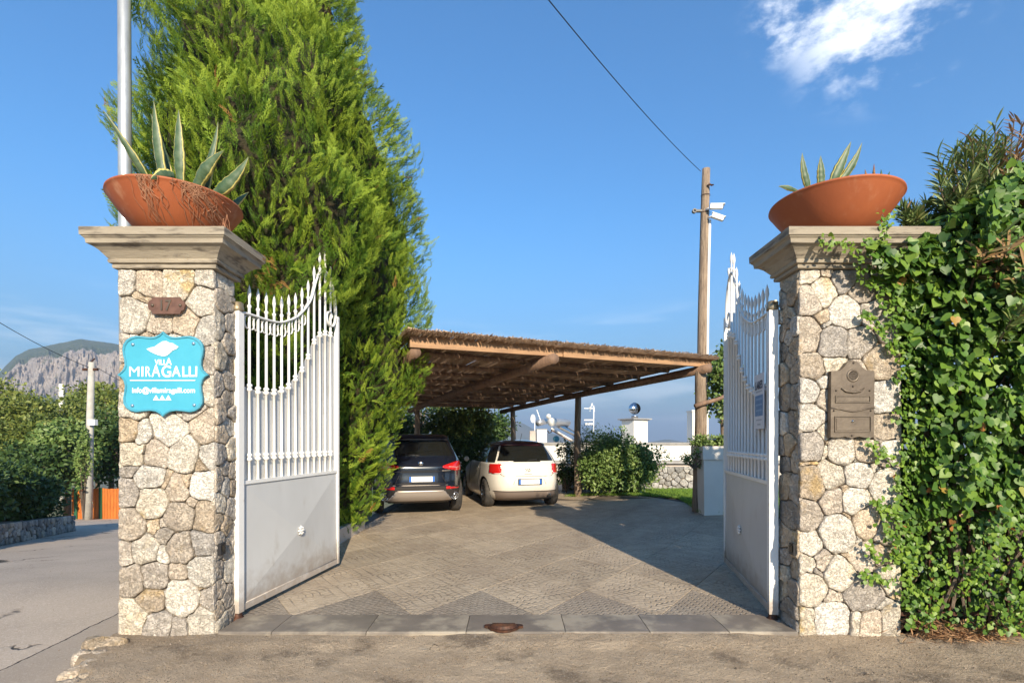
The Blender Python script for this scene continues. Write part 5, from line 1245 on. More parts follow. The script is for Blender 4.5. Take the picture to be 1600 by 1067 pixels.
def cypress(name, label, c, prof, n_, seed, lean=0.):
    r = np.random.default_rng(seed); c = np.array(c, float)
    zs = np.array([a for a, _ in prof]); rs = np.array([b_ for _, b_ in prof])
    t = thing(name, label, 'cypress', tuple(c), group='cypresses along the left of the drive')
    G().tube([c, c+[0.05,0,zs[-1]*.5], c+[0,.05,zs[-1]*.93]], [.17,.11,.03], 10, .1).mk('trunk', M['bark'], t, True)
    ph = r.random(8)*6.3
    def rad(z, a):
        lum = .10*np.sin(3*a+ph[0]+1.3*z)+.08*np.sin(5*a+ph[1]-2.1*z)+.07*np.sin(2.2*z*2+ph[2]+2*a)+.05*np.sin(9*a+4.3*z+ph[3])
        return np.interp(z, zs, rs)*(1+lum)
    # limbs
    g = G()
    for i in range(70):
        z = r.uniform(zs[0]+.2, zs[-1]*.92); a = r.uniform(0, 6.28); R_ = rad(z, a)*.8
        g.tube([c+[0,0,z*.95], c+[math.cos(a)*R_*.5, math.sin(a)*R_*.5, z+.15], c+[math.cos(a)*R_, math.sin(a)*R_, z+.5]], [.03,.02,.006], 5)
    g.mk('limbs', M['bark'], t, kind='stuff')
    # dark hull of dead twigs, the crown's inner shade put into its colour
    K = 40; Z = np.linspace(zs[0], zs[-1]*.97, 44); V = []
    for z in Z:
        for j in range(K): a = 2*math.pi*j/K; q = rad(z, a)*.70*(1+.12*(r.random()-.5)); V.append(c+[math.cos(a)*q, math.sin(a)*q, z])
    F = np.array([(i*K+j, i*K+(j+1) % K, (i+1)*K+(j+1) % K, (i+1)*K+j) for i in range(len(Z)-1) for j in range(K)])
    mk('inner_shade_hull', V, F, M['cyp_in'], t)
    # sprays, area weighted
    zz = np.linspace(zs[0], zs[-1], 200); wgt = np.interp(zz, zs, rs)+.15; z = r.choice(zz, n_, p=wgt/wgt.sum())+r.normal(size=n_)*.03
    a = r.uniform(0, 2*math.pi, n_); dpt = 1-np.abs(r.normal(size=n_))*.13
    q = rad(z, a)*dpt
    out = np.stack([np.cos(a), np.sin(a), np.zeros(n_)], 1)
    # clumps: sprays in the same clump lean the same way
    cl = unit(np.stack([np.sin(9*a+5*z+2*np.sin(3*z)), np.cos(8*a-6*z+2*np.sin(5*a)), .6*np.sin(7*z+6*a)], 1))
    T = unit(out*.62+np.array([0,0,1])*.85+cl*.42+r.normal(size=(n_, 3))*.40)
    T[:, 2] = np.where(z < 1.6, T[:, 2]*.6, T[:, 2]); T = unit(T)
    N = unit(out+r.normal(size=(n_, 3))*.5+np.array([0,0,.3]))
    S = r.uniform(.11, .22, n_)*(1+1.0*(r.random(n_) > .95))
    pos = c+np.stack([np.cos(a)*q, np.sin(a)*q, z], 1)-T*S[:, None]*.45
    tipp = pos+T*S[:, None]; gx_ = -2.42+.13*(np.minimum(tipp[:, 1], 6.6)-4.44)
    back = (np.sin(a) > .25) & (r.random(n_) > .35)
    keep = ~back & ~((np.maximum(tipp[:, 0], pos[:, 0]) > gx_) & (tipp[:, 1] < 6.75) & (np.minimum(tipp[:, 2], pos[:, 2]) < np.where(tipp[:, 1] > 5.6, 3.12, 3.34)+.12*np.sin(tipp[:, 1]*5)))
    pos, T, N, S, z, a, dpt = pos[keep], T[keep], N[keep], S[keep], z[keep], a[keep], dpt[keep]; n_ = len(pos)
    Vv_, Ff = scatter(CTV, CTF, pos, T, N, S)
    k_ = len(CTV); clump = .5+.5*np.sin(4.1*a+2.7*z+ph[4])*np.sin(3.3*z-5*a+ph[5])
    tn = np.clip(.10+.55*(dpt-.72)/.28+.25*(clump-.5)+r.normal(size=n_)*.16, 0, .95)  # deeper sprays darker: shade of the crown's gaps put into the tone
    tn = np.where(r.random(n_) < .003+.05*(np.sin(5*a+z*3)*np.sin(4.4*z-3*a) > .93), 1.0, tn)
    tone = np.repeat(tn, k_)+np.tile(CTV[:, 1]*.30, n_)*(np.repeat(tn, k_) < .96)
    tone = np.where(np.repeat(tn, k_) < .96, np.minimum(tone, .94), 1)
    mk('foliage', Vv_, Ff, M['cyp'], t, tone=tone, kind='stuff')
    return t
cypress('cypress_tree', 'tall bushy cypress behind the left gate leaf, cut off by the top of the picture', (-3.0, 6.6, 0),
        [(.15,.55),(.8,.68),(2.0,.72),(2.7,.78),(3.1,1.05),(3.5,1.22),(4.2,1.46),(5.0,1.58),(5.8,1.46),(6.4,1.10),(7.2,.80),(8.0,.5),(8.5,.1)], 23000, 5)
cypress('cypress_tree', 'second shorter cypress between the gate leaf and the black car', (-2.85, 8.45, 0),
        [(.1,.45),(.5,.60),(1.2,.84),(2.0,1.08),(2.8,1.36),(3.6,1.48),(4.4,1.52),(5.0,1.44),(5.6,1.15),(6.0,.72),(6.35,.1)], 16500, 9)
dl = thing('dead_cypress_twigs', 'tuft of dead orange cypress twigs above the hinge of the left gate leaf', 'dead twigs', (-2.05, 4.55, 2.9))
n_ = 46; pos = np.concatenate([np.array([P(418, 405, 4.62)])+rng.normal(size=(16, 3))*[.03,.02,.03], np.array([P(425, 445, 4.9)])+rng.normal(size=(20, 3))*[.05,.05,.05], np.array([P(398, 400, 4.6)])+rng.normal(size=(10, 3))*[.03,.02,.02]])
V, F = scatter(CTV, CTF, pos, rdir(n_)+[.3,-.3,-.2], rdir(n_), rng.uniform(.05, .12, n_)); mk('twigs', V, F, M['cyp'], dl, tone=np.ones(len(V)), kind='stuff')
pw = thing('hedge_kerb', 'low pale kerb wall at the foot of the cypresses beside the drive', 'kerb', (-2.5, 7.5, 0))
G().box((-2.62, 6.5, -.05), (-2.52, 9.0, .22)).mk('wall', M['plaster_dk'], pw)

# ---------------------------------------------------------------- ivy on the right fence and pillar
def ivy_top(x): return lerp(x, [(1.9,3.0),(2.1,2.93),(2.6,2.97),(2.75,2.98),(3.0,2.99),(3.15,3.04),(3.28,3.18),(3.5,3.34),(3.8,3.56),(4.3,3.66),(6.5,3.5)])
def ivy_left(z): return lerp(z, [(.0,3.06),(.15,3.03),(.35,2.98),(.6,2.98),(.75,2.83),(.95,2.82),(1.1,2.95),(1.25,2.93),(1.45,3.02),(1.7,2.95),(1.9,2.98),(2.15,2.93),(2.35,2.80),(2.5,2.86),(2.62,2.78),(2.8,2.62),(2.95,2.42),(3.02,2.55),(3.1,2.75),(3.6,2.85)])
iv = thing('ivy_hedge', 'dense sunlit ivy covering the fence and creeping over the right pillar', 'ivy', (4, 4.1, 0))
def sample(n_, r):
    X = r.uniform(2.35, 6.4, n_*3); Z = r.uniform(.06, 3.6, n_*3)
    L_ = np.array([ivy_left(z) for z in Z])-.03*np.sin(Z*23)-.0; T_ = np.array([ivy_top(x) for x in X])+.05*np.sin(X*17)
    den = sstep(X-L_, -.03, .17)*.85+.30*(X > L_)
    den *= np.where((Z < .42) & (X > 3.25), .5+.5*(np.sin(X*9) > .3), 1)
    ok = (X > L_) & (Z < T_) & (r.random(n_*3) < den)
    return X[ok][:n_], Z[ok][:n_]
X, Z = sample(21000, rng); n_ = len(X)
inside = sstep(X, 3.02, 3.35)
front = 4.055-inside*(.10+.16*sstep(Z, .5, 2.2))-.07*np.sin(X*5.1+Z*3)*inside-.07*np.sin(X*11-Z*7.3)*inside-.06*np.sin(X*19+Z*13)*np.sin(Z*17-X*7)*inside
front = np.where(Z > 2.86, np.minimum(front, 3.93), front)                 # over the cornice
front = np.where((Z > 2.78) & (X < 3.3), np.minimum(front, 3.97), front)
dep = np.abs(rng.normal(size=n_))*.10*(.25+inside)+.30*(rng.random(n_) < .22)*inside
Yv = front-.012-.02*rng.random(n_)+dep
Yv = np.where(X < 3.07, np.minimum(Yv, 4.045), Yv)
Yv = np.where((Z > 2.84) & (X < 3.25), np.minimum(Yv, 3.93-.02*rng.random(n_)), Yv)
small = (Z < .95) | (X-np.array([ivy_left(z) for z in Z]) < .18)
S = np.where(small, rng.uniform(.024, .044, n_), rng.uniform(.040, .072, n_))
T = unit(np.stack([rng.normal(size=n_)*.55, -.25+rng.normal(size=n_)*.3, -.8+rng.normal(size=n_)*.45], 1))
N = unit(np.stack([.1+rng.normal(size=n_)*.36, -1+rng.normal(size=n_)*.25, .5+rng.normal(size=n_)*.36], 1))
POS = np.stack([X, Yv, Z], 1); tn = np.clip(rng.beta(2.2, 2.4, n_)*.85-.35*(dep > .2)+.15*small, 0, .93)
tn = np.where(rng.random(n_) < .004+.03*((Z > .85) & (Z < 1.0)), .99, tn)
score = S-dep*.35-2*(X > 4.4)+.02*(Z > 1); big = np.zeros(n_, bool); big[np.argsort(-score)[:280]] = True
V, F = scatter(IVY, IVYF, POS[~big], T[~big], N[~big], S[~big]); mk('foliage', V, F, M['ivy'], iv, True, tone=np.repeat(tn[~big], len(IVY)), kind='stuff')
lm = mesh('leaf', IVY, np.array(IVYF), M['ivy_obj'], True)
for i in np.where(big)[0]:
    o = bpy.data.objects.new('leaf', lm); C.objects.link(o); o.parent = iv
    t_ = Vector(T[i]); nn_ = Vector(N[i]); b_ = t_.cross(nn_).normalized(); nn_ = b_.cross(t_)
    Mx = Matrix((b_, t_, nn_)).transposed().to_4x4(); Mx = Matrix.Translation(Vector(POS[i]-ORG[iv.name])-Vector((0,.012,0))) @ Mx @ Matrix.Scale(S[i]*1.05, 4); o.matrix_local = Mx
# top and back of the hedge, and dark stems inside
nb2 = 5200; X = rng.uniform(3.1, 6.4, nb2); Z = np.array([ivy_top(x) for x in X])-np.abs(rng.normal(size=nb2))*.15; Yb = rng.uniform(3.9, 4.75, nb2)
V, F = scatter(IVY, IVYF, np.stack([X, Yb, Z], 1), unit(rng.normal(size=(nb2, 3))+[0,-.4,-.2]), unit(rng.normal(size=(nb2, 3))*.5+[0,-.2,1]), rng.uniform(.04, .08, nb2))
mk('foliage', V, F, M['ivy'], iv, True, tone=np.repeat(rng.beta(2, 3, nb2), len(IVY)), kind='stuff')
nb3 = 8000; X = rng.uniform(3.1, 6.4, nb3); Z = rng.uniform(.12, 3.3, nb3); Yb = rng.uniform(4.22, 4.75, nb3)
V, F = scatter(IVY, IVYF, np.stack([X, Yb, Z], 1), unit(rng.normal(size=(nb3, 3))+[0,0,-1]), unit(rng.normal(size=(nb3, 3))*.6+[0,1,.3]), rng.uniform(.06, .11, nb3))
mk('foliage', V, F, M['ivy'], iv, True, tone=np.repeat(rng.beta(2, 4, nb3), len(IVY)), kind='stuff')
g = G()
for i in range(60):
    x = random.uniform(3.12, 5.6); z = random.uniform(.02, .3); y = random.uniform(4.1, 4.35); pts = [(x, y, z)]
    for k_ in range(7): x += random.gauss(.02, .10); z += random.uniform(.15, .5); pts.append((x, y+random.gauss(0, .05), min(z, 3.2)))
    g.tube(pts, [.012,.011,.01,.009,.008,.007,.006,.004], 5)
g.mk('stems', M['bark'], iv, kind='stuff')
# young strands creeping over the pillar front and cornice
for si, pts in enumerate([[(1385,520),(1370,512),(1358,500),(1345,488)],[(1395,720),(1380,712),(1368,700),(1358,692)],[(1402,800),(1390,795),(1375,788),(1358,782)],[(1405,870),(1385,880),(1365,868),(1352,852)],[(1400,905),(1375,905),(1350,897),(1345,893)],[(1330,385),(1310,382),(1290,380),(1275,376)],[(1380,390),(1378,362),(1385,345),(1378,335)]]):
    w = np.array([P(a, c, 3.935 if si > 4 else 4.045) for a, c in pts]); g = G().tube(w, .003, 5); g.mk('strand', M['bark'], iv)
    m_ = 46; tt = rng.random(m_)*3; i0 = np.minimum(tt.astype(int), 2); f = (tt-i0)[:, None]; pp_ = w[i0]*(1-f)+w[i0+1]*f+rng.normal(size=(m_, 3))*[.020,.006,.024]
    pp_[:, 1] = w[0, 1]-.008-.02*rng.random(m_)
    V, F = scatter(IVY, IVYF, pp_, unit(rng.normal(size=(m_, 3))*[.8,.3,.5]+[-.2,-.2,-.5]), unit(rng.normal(size=(m_, 3))*[.4,.2,.4]+[0,-1,.4]), rng.uniform(.020, .038, m_))
    mk('foliage', V, F, M['ivy'], iv, True, tone=np.repeat(np.clip(rng.normal(.7, .15, m_), 0, .93), len(IVY)), kind='stuff')
# iron fence swallowed by the ivy
fe = thing('iron_fence', 'low dark rusty iron fence swallowed by the ivy at the right', 'fence', (4, 4.16, 0))
for z in (.14, .95): G().box((3.05, 4.15, z-.015), (6.4, 4.165, z+.015)).mk('rail', M['rust'], fe)
for i in range(20): x = 3.30+i*.155; G().box((x-.009, 4.14, .06), (x+.009, 4.158, 1.1)).mk('bar', M['rust'], fe)
# soil strip and dry leaf litter below
n_ = 1500; X = np.concatenate([rng.normal(3.42, .18, 700), rng.uniform(3.15, 5.2, 800)]); Yl = np.where(np.arange(n_) < 700, 4.05+rng.normal(size=n_)*.055, 4.10+rng.normal(size=n_)*.06)
V, F = scatter(LANCE, LANCEF, np.stack([X, Yl, .01+.035*rng.random(n_)+.05*sstep(Yl, 4.0, 4.2)], 1), unit(rng.normal(size=(n_, 3))*[1,1,.22]), unit(rng.normal(size=(n_, 3))*.3+[0,0,1]), rng.uniform(.05, .10, n_))
lt = mk('leaf_litter', V, F, M['dryleaf'], tone=np.repeat(rng.random(n_), len(LANCE)), kind='stuff'); setp(lt, 'dry brown fallen leaves heaped along the foot of the ivy fence', 'dry leaves')
grid_mesh('verge_soil', np.arange(3.05, 8, .08), np.arange(4.12, 5.4, .08), lambda X, Y: .03+.02*np.sin(X*13)*np.sin(Y*17), M['soil'], smooth=True, kind='structure')
wr = G().tube([(3.9,4.03,.12),(4.3,3.98,.06),(4.7,3.95,.05)], .006, 6).mk('dry_branch', M['root']); setp(wr, 'thin pale dry branch lying at the foot of the ivy fence', 'branch')
# cat: ivy trailing shadow plant on the ground right of the pillar
# ---------------------------------------------------------------- oleander above the ivy
ol = thing('oleander_shrub', 'tall oleander with narrow leaves and dry brown shoots rising above the ivy', 'oleander', (4.1, 4.5, 0))
g = G(); LP_, LT, LN, LS, LB = [], [], [], [], []
def shoot(pts, dry, dens=1.0, leafL=.11):
    pts = [np.array(p_) for p_ in pts]; g.tube(pts, list(np.linspace(.011, .004, len(pts))), 6)
    n_ = int(36*dens)
    for i in range(n_):
        s_ = .35+.65*(i/(n_-1)); f = s_*(len(pts)-1); k_ = min(int(f), len(pts)-2); p_ = pts[k_]+(pts[k_+1]-pts[k_])*(f-k_); ax = unit(pts[k_+1]-pts[k_])
        out = unit(np.cross(ax, rdir(1)[0])); t_ = unit(ax*(.75 if not dry else .5)+out*(1.0-.5*s_)+[0,0,-.1])
        LP_.append(p_); LT.append(t_); LN.append(unit(ax+rdir(1)[0]*.3)); LS.append(leafL*random.uniform(.7, 1.25)); LB.append(random.uniform(.84, 1) if dry or random.random() < .06 else random.betavariate(2, 1.6)*.83)
root = np.array([4.0, 4.45, 2.9])
tips = [(1478,262,4.3,0),(1492,235,4.4,0),(1508,240,4.35,0),(1470,285,4.3,0),(1490,290,4.2,0),(1515,215,4.4,0),(1535,235,4.3,0),(1540,205,4.5,0),(1555,195,4.4,0),(1560,225,4.3,0),(1575,235,4.5,0),(1520,275,4.2,0),(1545,265,4.2,0),(1500,315,4.2,0),(1530,310,4.1,0),(1560,290,4.1,0),
        (1585,185,4.3,1),(1597,190,4.2,1),(1600,215,4.1,1),(1590,240,4.2,1),(1575,262,4.2,1),(1600,262,4.1,1),(1585,300,4.05,1),(1600,320,4.0,1),(1570,320,4.05,1),(1625,230,4.2,1),(1640,260,4.3,0),(1660,240,4.3,0),(1690,250,4.4,0),(1620,290,4.1,0),(1430,330,4.35,0),(1448,318,4.4,0),(1462,320,4.35,0),(1415,335,4.3,0),(1650,300,4.2,0),(1552,300,4.1,1)]
for px, py, Y, dry in tips:
    e = P(px, py, Y); a = np.array([e[0]*.55+root[0]*.45, 4.45, 2.85]) if py < 312 else np.array([e[0]+.08, Y+.02, e[2]-.32])
    if py < 312: a[0] = e[0]+(root[0]+.15-e[0])*.35
    m_ = (a+e)/2+rng.normal(size=3)*.03
    shoot([a, (a+m_)/2+rng.normal(size=3)*.015, m_, (m_+e)/2, e], dry, 1.6 if not dry else 1.5, .115)
    if not dry:
        for _ in range(2): e2 = e+rng.normal(size=3)*[.09,.08,.07]-[0,0,.04]; shoot([m_, (m_+e2)/2+rng.normal(size=3)*.02, e2], 0, 1.0, .11)
# shoots poking out through the ivy lower down
for px, py, Y, dry in [(1575,390,3.72,1),(1598,400,3.70,0),(1560,372,3.75,0),(1590,450,3.70,0),(1600,480,3.7,0),(1540,395,3.75,1),(1580,500,3.72,0),(1605,420,3.65,1)]:
    e = P(px, py, Y); a = e+[.12,.28,-.22]; shoot([a, (a+e)/2+[0,0,.02], e], dry, .8, .15)
g.mk('branches', M['bark'], ol, kind='stuff')
V, F = scatter(LANCE, LANCEF, np.array(LP_), np.array(LT), np.array(LN), np.array(LS)); mk('foliage', V, F, M['oleander'], ol, True, tone=np.repeat(LB, len(LANCE)), kind='stuff')

# ---------------------------------------------------------------- leafy trees and shrubs
def leafy(name, label, cat, c, rx, ry, rz, cz, n_, size, mt, seed, tpl=(OVAL, OVALF), trunk=.12, clumps=26, group=None, tone0=.45, bare=.0, twigs=20):
    r = np.random.default_rng(seed); c = np.array(c, float); t = thing(name, label, cat, tuple(c), group=group)
    cc = c+[0, 0, cz]
    # clump centres on and in the ellipsoid
    cd = unit(r.normal(size=(clumps, 3))); cr = r.uniform(.35, .85, clumps)**.7; cp = cd*cr[:, None]; cs = r.uniform(.26, .46, clumps)
    g = G(); top = cc-[0, 0, rz*.5]
    if trunk:
        g.tube([c-[0,0,.1], (c+top)/2+[.05,.02,0], top], [trunk, trunk*.8, trunk*.65], 9, .08).mk('trunk', M['bark'], t, True)
    g = G()
    for i in range(min(clumps, twigs)):
        e = cc+cp[i]*[rx, ry, rz]; s_ = top if trunk else c+[0,0,.05]; g.tube([s_, (s_+e)/2+r.normal(size=3)*.06*rx, e], [max(.012, trunk*.4), max(.009, trunk*.25), .005], 5)
    g.mk('limbs', M['bark'], t, kind='stuff')
    k_ = r.integers(0, clumps, n_); d_ = unit(r.normal(size=(n_, 3))); rr = r.uniform(0, 1, n_)**.45
    p_ = cp[k_]+d_*(rr*cs[k_])[:, None]
    pos = cc+p_*[rx, ry, rz]; pos[:, 2] = np.maximum(pos[:, 2], c[2]+.04)
    T = unit(d_*.7+r.normal(size=(n_, 3))*.7+[0,0,-.05]); N = unit(d_+r.normal(size=(n_, 3))*.5+[0,-.2,.7])
    S = r.uniform(.7, 1.3, n_)*size; ct = r.normal(size=clumps)*.10
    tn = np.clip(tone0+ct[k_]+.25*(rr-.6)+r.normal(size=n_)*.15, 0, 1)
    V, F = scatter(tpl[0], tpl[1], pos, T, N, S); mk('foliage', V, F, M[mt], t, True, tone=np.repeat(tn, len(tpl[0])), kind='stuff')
    return t
# rounded bush between the carport post and the pole
bz = lambda x, y: float(gz(x, y))
c = (P(968,0,13.8)[0], 13.75, bz(2.9,13.8)-.02); leafy('garden_bush', 'large rounded light green bush on the lawn between the carport post and the wooden pole', 'bush', c, 1.12, .72, .80, .80, 17000, .08, 'bushleaf', 21, clumps=60, trunk=0, tone0=.52, twigs=50)
c = (P(925,0,14.9)[0], 15.0, .0); leafy('garden_bush', 'darker upright bush behind the carport post', 'bush', c, .75, .4, 1.0, 1.0, 7000, .085, 'darkleaf', 22, clumps=34, trunk=0, tone0=.5, twigs=30, tpl=(LANCE, LANCEF))
c = (P(885,0,15)[0], 15.0, 0); leafy('garden_bush', 'thin leggy shrub just right of the white car', 'bush', c, .35, .3, .75, .8, 1000, .08, 'darkleaf', 23, clumps=16, trunk=0, tone0=.6)
c = (x0_+.3, YQ+.3, zt2); leafy('trailing_plant', 'light green plant spilling over the white planter', 'plant', c, .42, .36, .16, .08, 1900, .05, 'bushleaf', 24, clumps=26, trunk=0, tone0=.7)
c = (P(1083,0,9.6)[0]-.12, 9.7, .95); leafy('trailing_plant', 'loose sprig of small leaves left of the white planter', 'plant', (x0_-.12, YQ+.15, .95), .28, .2, .22, .22, 420, .045, 'bushleaf', 25, clumps=16, trunk=0, tone0=.45)
# climber tree behind the pole
Yt = 10.6; c = (P(1128,0,Yt)[0], Yt, .1)
ct_ = leafy('climber_tree', 'small glossy leaved tree between the wooden pole and the right gate leaf', 'tree', c, .42, .4, .72, P(0,598,Yt)[2]-.1, 2600, .085, 'bushleaf', 26, clumps=30, trunk=.07, tone0=.5)
# trees beyond the carport
for i, (px, py, Y, rx, rz, mt, lab) in enumerate([(655,660,19.5,1.7,1.5,'darkleaf','dark leafy tree beyond the carport above the black car'),(725,668,19,1.25,1.0,'treeleaf','rounded leafy tree beyond the carport between the two cars'),(758,672,22,1.2,.95,'darkleaf','lower dark tree beyond the carport behind the white car roof'),(600,690,20,1.8,1.6,'darkleaf','dark tree beyond the carport hidden mostly by the black car')]):
    p_ = P(px, py, Y); leafy('garden_tree', lab, 'tree', (p_[0], Y, 0), rx, rx*.8, rz, p_[2], 5200, .13, mt, 40+i, clumps=40, trunk=.12, tone0=.42)
leafy('garden_hedge_shrub', 'leafy shrub in front of the parked cars at the end of the carport', 'bush', (-2.2, 17.6, 0), 2.8, .6, .95, .8, 9000, .11, 'darkleaf', 48, clumps=60, trunk=0, tone0=.35)
# lawn
poly = [Pg(880, 778), Pg(940, 780), Pg(1010, 787), Pg(1060, 794), (3.45, 9.75, 0), (4.6, 9.2, 0), (8, 8.6, 0), (8, 14.3, 0), (1.6, 14.3, 0)]
A = np.array([[p_[0], p_[1]] for p_ in poly])
def inpoly(x, y):
    r_ = np.zeros(len(x), bool); j = len(A)-1
    for i in range(len(A)):
        cnd = ((A[i,1] > y) != (A[j,1] > y)) & (x < (A[j,0]-A[i,0])*(y-A[i,1])/(A[j,1]-A[i,1]+1e-9)+A[i,0]); r_ ^= cnd; j = i
    return r_
gx, gy = np.meshgrid(np.arange(1.2, 8, .2), np.arange(8.6, 14.5, .2)); 
mk('lawn', [(x, y, float(gz(x, y))+.012) for x, y in A], [tuple(range(len(A)))], mat('lawn_soil', (.07,.12,.02), (.10,.15,.03), 5, .95, .5), kind='structure') if False else None
gx0, gy0 = gx.ravel(), gy.ravel(); ok = inpoly(gx0, gy0)
nxg, nyg = gx.shape[1], gx.shape[0]; V = [(x, y, float(gz(x, y))+.022) for x, y in zip(gx0, gy0)]; F = []
okg = ok.reshape(nyg, nxg)
for j in range(nyg-1):
    for i in range(nxg-1):
        if okg[j,i] and okg[j,i+1] and okg[j+1,i] and okg[j+1,i+1]: F.append((j*nxg+i, j*nxg+i+1, (j+1)*nxg+i+1, (j+1)*nxg+i))
mk('lawn', V, F, mat('lawn_soil', (.06,.11,.02), (.09,.14,.03), 5, .95, .5), kind='structure')
n_ = 60000; X = rng.uniform(1.2, 7, n_); Yl = rng.uniform(8.7, 14.4, n_); ok = inpoly(X, Yl); X, Yl = X[ok], Yl[ok]; n_ = len(X)
BL = [(-.04,0,0),(.04,0,0),(.03,.6,.06),(0,1,.22)]; BF = [(0,1,2),(0,2,3)]
V, F = scatter(BL, BF, np.stack([X, Yl, gz(X, Yl)+.015], 1), unit(rng.normal(size=(n_, 3))*[.35,.35,.1]+[0,0,1]), unit(rng.normal(size=(n_, 3))*[1,1,0]), rng.uniform(.04, .08, n_))
o = mk('lawn_grass', V, F, M['grass'], tone=np.repeat(rng.random(n_), 4), kind='stuff'); setp(o, 'short bright green lawn grass beyond the driveway', 'grass')

# ---------------------------------------------------------------- left background
# field stone wall with hedge along the road
wl = thing('roadside_wall', 'low pale field stone wall along the far side of the road', 'stone wall', (-11, 12, -.6))
p0, p1 = np.array([-9.6, 8.9]), np.array([-12.7, 15.2]); d_ = p1-p0; Lw = np.linalg.norm(d_); d_ /= Lw; nw = np.array([d_[1], -d_[0]]);
if nw[0] < 0: nw = -nw
def road_z(x, y): return float(gz(x, y))
def wtf(u, v, w): q = p0+d_*u+nw*w; return (q[0], q[1], road_z(q[0], q[1])+v)
hw_ = .46
for s_ in range(8):
    a, c = p0+d_*(Lw*s_/8), p0+d_*(Lw*(s_+1)/8); za = road_z(*a); 
    V = [];
    for q in (a, c, c-nw*.5, a-nw*.5): V.append((q[0], q[1], road_z(*q)-.3))
    for q in (a, c, c-nw*.5, a-nw*.5): V.append((q[0], q[1], road_z(*q)+hw_-.03))
    mk('core', V, [(0,1,2,3),(7,6,5,4),(0,4,5,1),(1,5,6,2),(2,6,7,3),(3,7,4,0)], M['mortar'], wl)
rect = (0, 0, Lw, hw_); face_stones(wl, relax(120, rect, 5, 2), rect, wtf, lambda i, p_: M['stone_field'] if i % 3 else M['stone_light'], 5000, .05, .008, 10)
for k_ in range(7):
    s_ = k_/7*Lw+.4; q = p0+d_*s_-nw*.75; leafy('hedge_bush', ['dark ivy clad hedge bush nearest the left edge above the stone wall','second dark hedge bush above the stone wall','third dark hedge bush above the stone wall','fourth dark hedge bush above the stone wall','fifth dark hedge bush, near the middle of the stone wall','sixth dark hedge bush, near the far end of the stone wall','last dark hedge bush at the far end of the stone wall'][k_], 'bush', (q[0], q[1], road_z(q[0]+1, q[1])), .75, .85, .72, 1.05, 3800, .115, 'darkleaf', 60+k_, clumps=34, trunk=0, tone0=.45, group='dark hedge bushes along the roadside wall')
# orange fence, pole, far pole
YF = 22.5; zg = road_z(P(150,0,YF)[0], YF); zf0, zf1 = zg-.02, P(0,763,YF)[2]
of = thing('wooden_fence', 'orange stained board fence with green posts beside the concrete pole', 'fence', (P(150,0,YF)[0], YF, zg))
x = P(112,0,YF)[0]
while x < P(200,0,YF)[0]:
    G().box((x, YF, zf0+.03), (x+.118, YF+.03, zf1+random.uniform(-.02,.02))).mk('board', M['orange_wood'], of); x += .128
for px in (119.5, 158, 196): xg = P(px,0,YF)[0]; G().box((xg-.06, YF-.06, zf0-.1), (xg+.06, YF-.01, zf1+.03)).mk('post', M['green_paint'], of)
G().box((P(112,0,YF)[0], YF+.031, zf0+.3), (P(200,0,YF)[0], YF+.07, zf0+.4)).mk('rail', M['orange_wood'], of)
YC = 21.8; xb2, xt2 = P(137,0,YC)[0], P(143,0,YC)[0]; zc0, zc1 = road_z(xb2, YC), P(0,566,YC)[2]
cp_ = thing('concrete_pole', 'grey concrete utility pole with a small box in front of the orange fence', 'utility pole', (xb2, YC, zc0))
G().tube([(xb2, YC, zc0-.1), ((xb2+xt2)/2, YC, (zc0+zc1)/2), (xt2, YC, zc1)], [.17,.14,.11], 12).mk('shaft', M['concrete'], cp_, True)
xm, _, zm = P(150, 660, YC); G().box((xm-.14, YC-.25, zm-.12), (xm+.14, YC-.08, zm+.12)).mk('junction_box', M['white_plastic'], cp_)
g = G(); g.tube([P(140,568,YC), P(148,560,YC)], .03, 6); g.box((xt2-.35, YC-.05, zc1-.35), (xt2+.25, YC+.05, zc1-.25)); g.mk('cross_arm', M['rust'], cp_)
leafy('climbing_plant', 'pale green climbing plant growing up the concrete pole', 'plant', (xb2, YC-.25, zc0), .28, .25, 1.5, 2.6, 1600, .11, 'bushleaf', 81, clumps=22, trunk=0, tone0=.7)
p_ = P(96, 600, 40); fp = thing('distant_pole', 'short white pole rising from the distant trees left of the concrete pole', 'pole', (p_[0], 40, -2))
G().tube([(p_[0], 40, -3), (p_[0], 40, p_[2])], .16, 10).mk('shaft', M['plaster'], fp, True)
wire('overhead wire crossing the sky at the left edge towards the concrete pole', P(-120, 425, 16), P(142, 575, YC), .25, .012)
wire('overhead wire leaving the concrete pole to the right behind the stone pillar', P(144, 570, YC), P(420, 700, 34), .3, .01)
specs = [(18,668,26,2.2,1.8,'treeleaf',.66,'olive toned tree at the far left edge beyond the road hedge'),(62,700,24,1.7,1.45,'treeleaf',.55,'mid green tree above the roadside hedge left of the concrete pole'),(104,705,22.8,1.4,1.5,'bushleaf',.6,'bright green leafy shrub tree beside the orange fence'),(122,678,29,2.0,1.8,'treeleaf',.5,'dark olive tree directly behind the concrete pole'),(172,668,27,1.9,2.0,'treeleaf',.55,'tree between the concrete pole and the stone pillar'),(190,700,25,1.9,1.8,'darkleaf',.6,'darker tree behind the orange fence'),(62,655,45,3.0,1.4,'treeleaf',.85,'distant yellowish tree crown below the cliff'),(120,648,42,3.0,1.4,'treeleaf',.5,'distant dark tree crown behind the white pole'),(-22,632,38,3.0,2.4,'treeleaf',.85,'brownish tall tree cut off by the left edge'),(152,628,38,2.2,1.5,'treeleaf',.5,'distant tree crown right of the concrete pole'),(40,740,21,1.7,1.2,'darkleaf',.5,'low dark thicket above the roadside wall'),(240,690,30,4.0,2.6,'treeleaf',.4,'tree mass hidden behind the left stone pillar')]
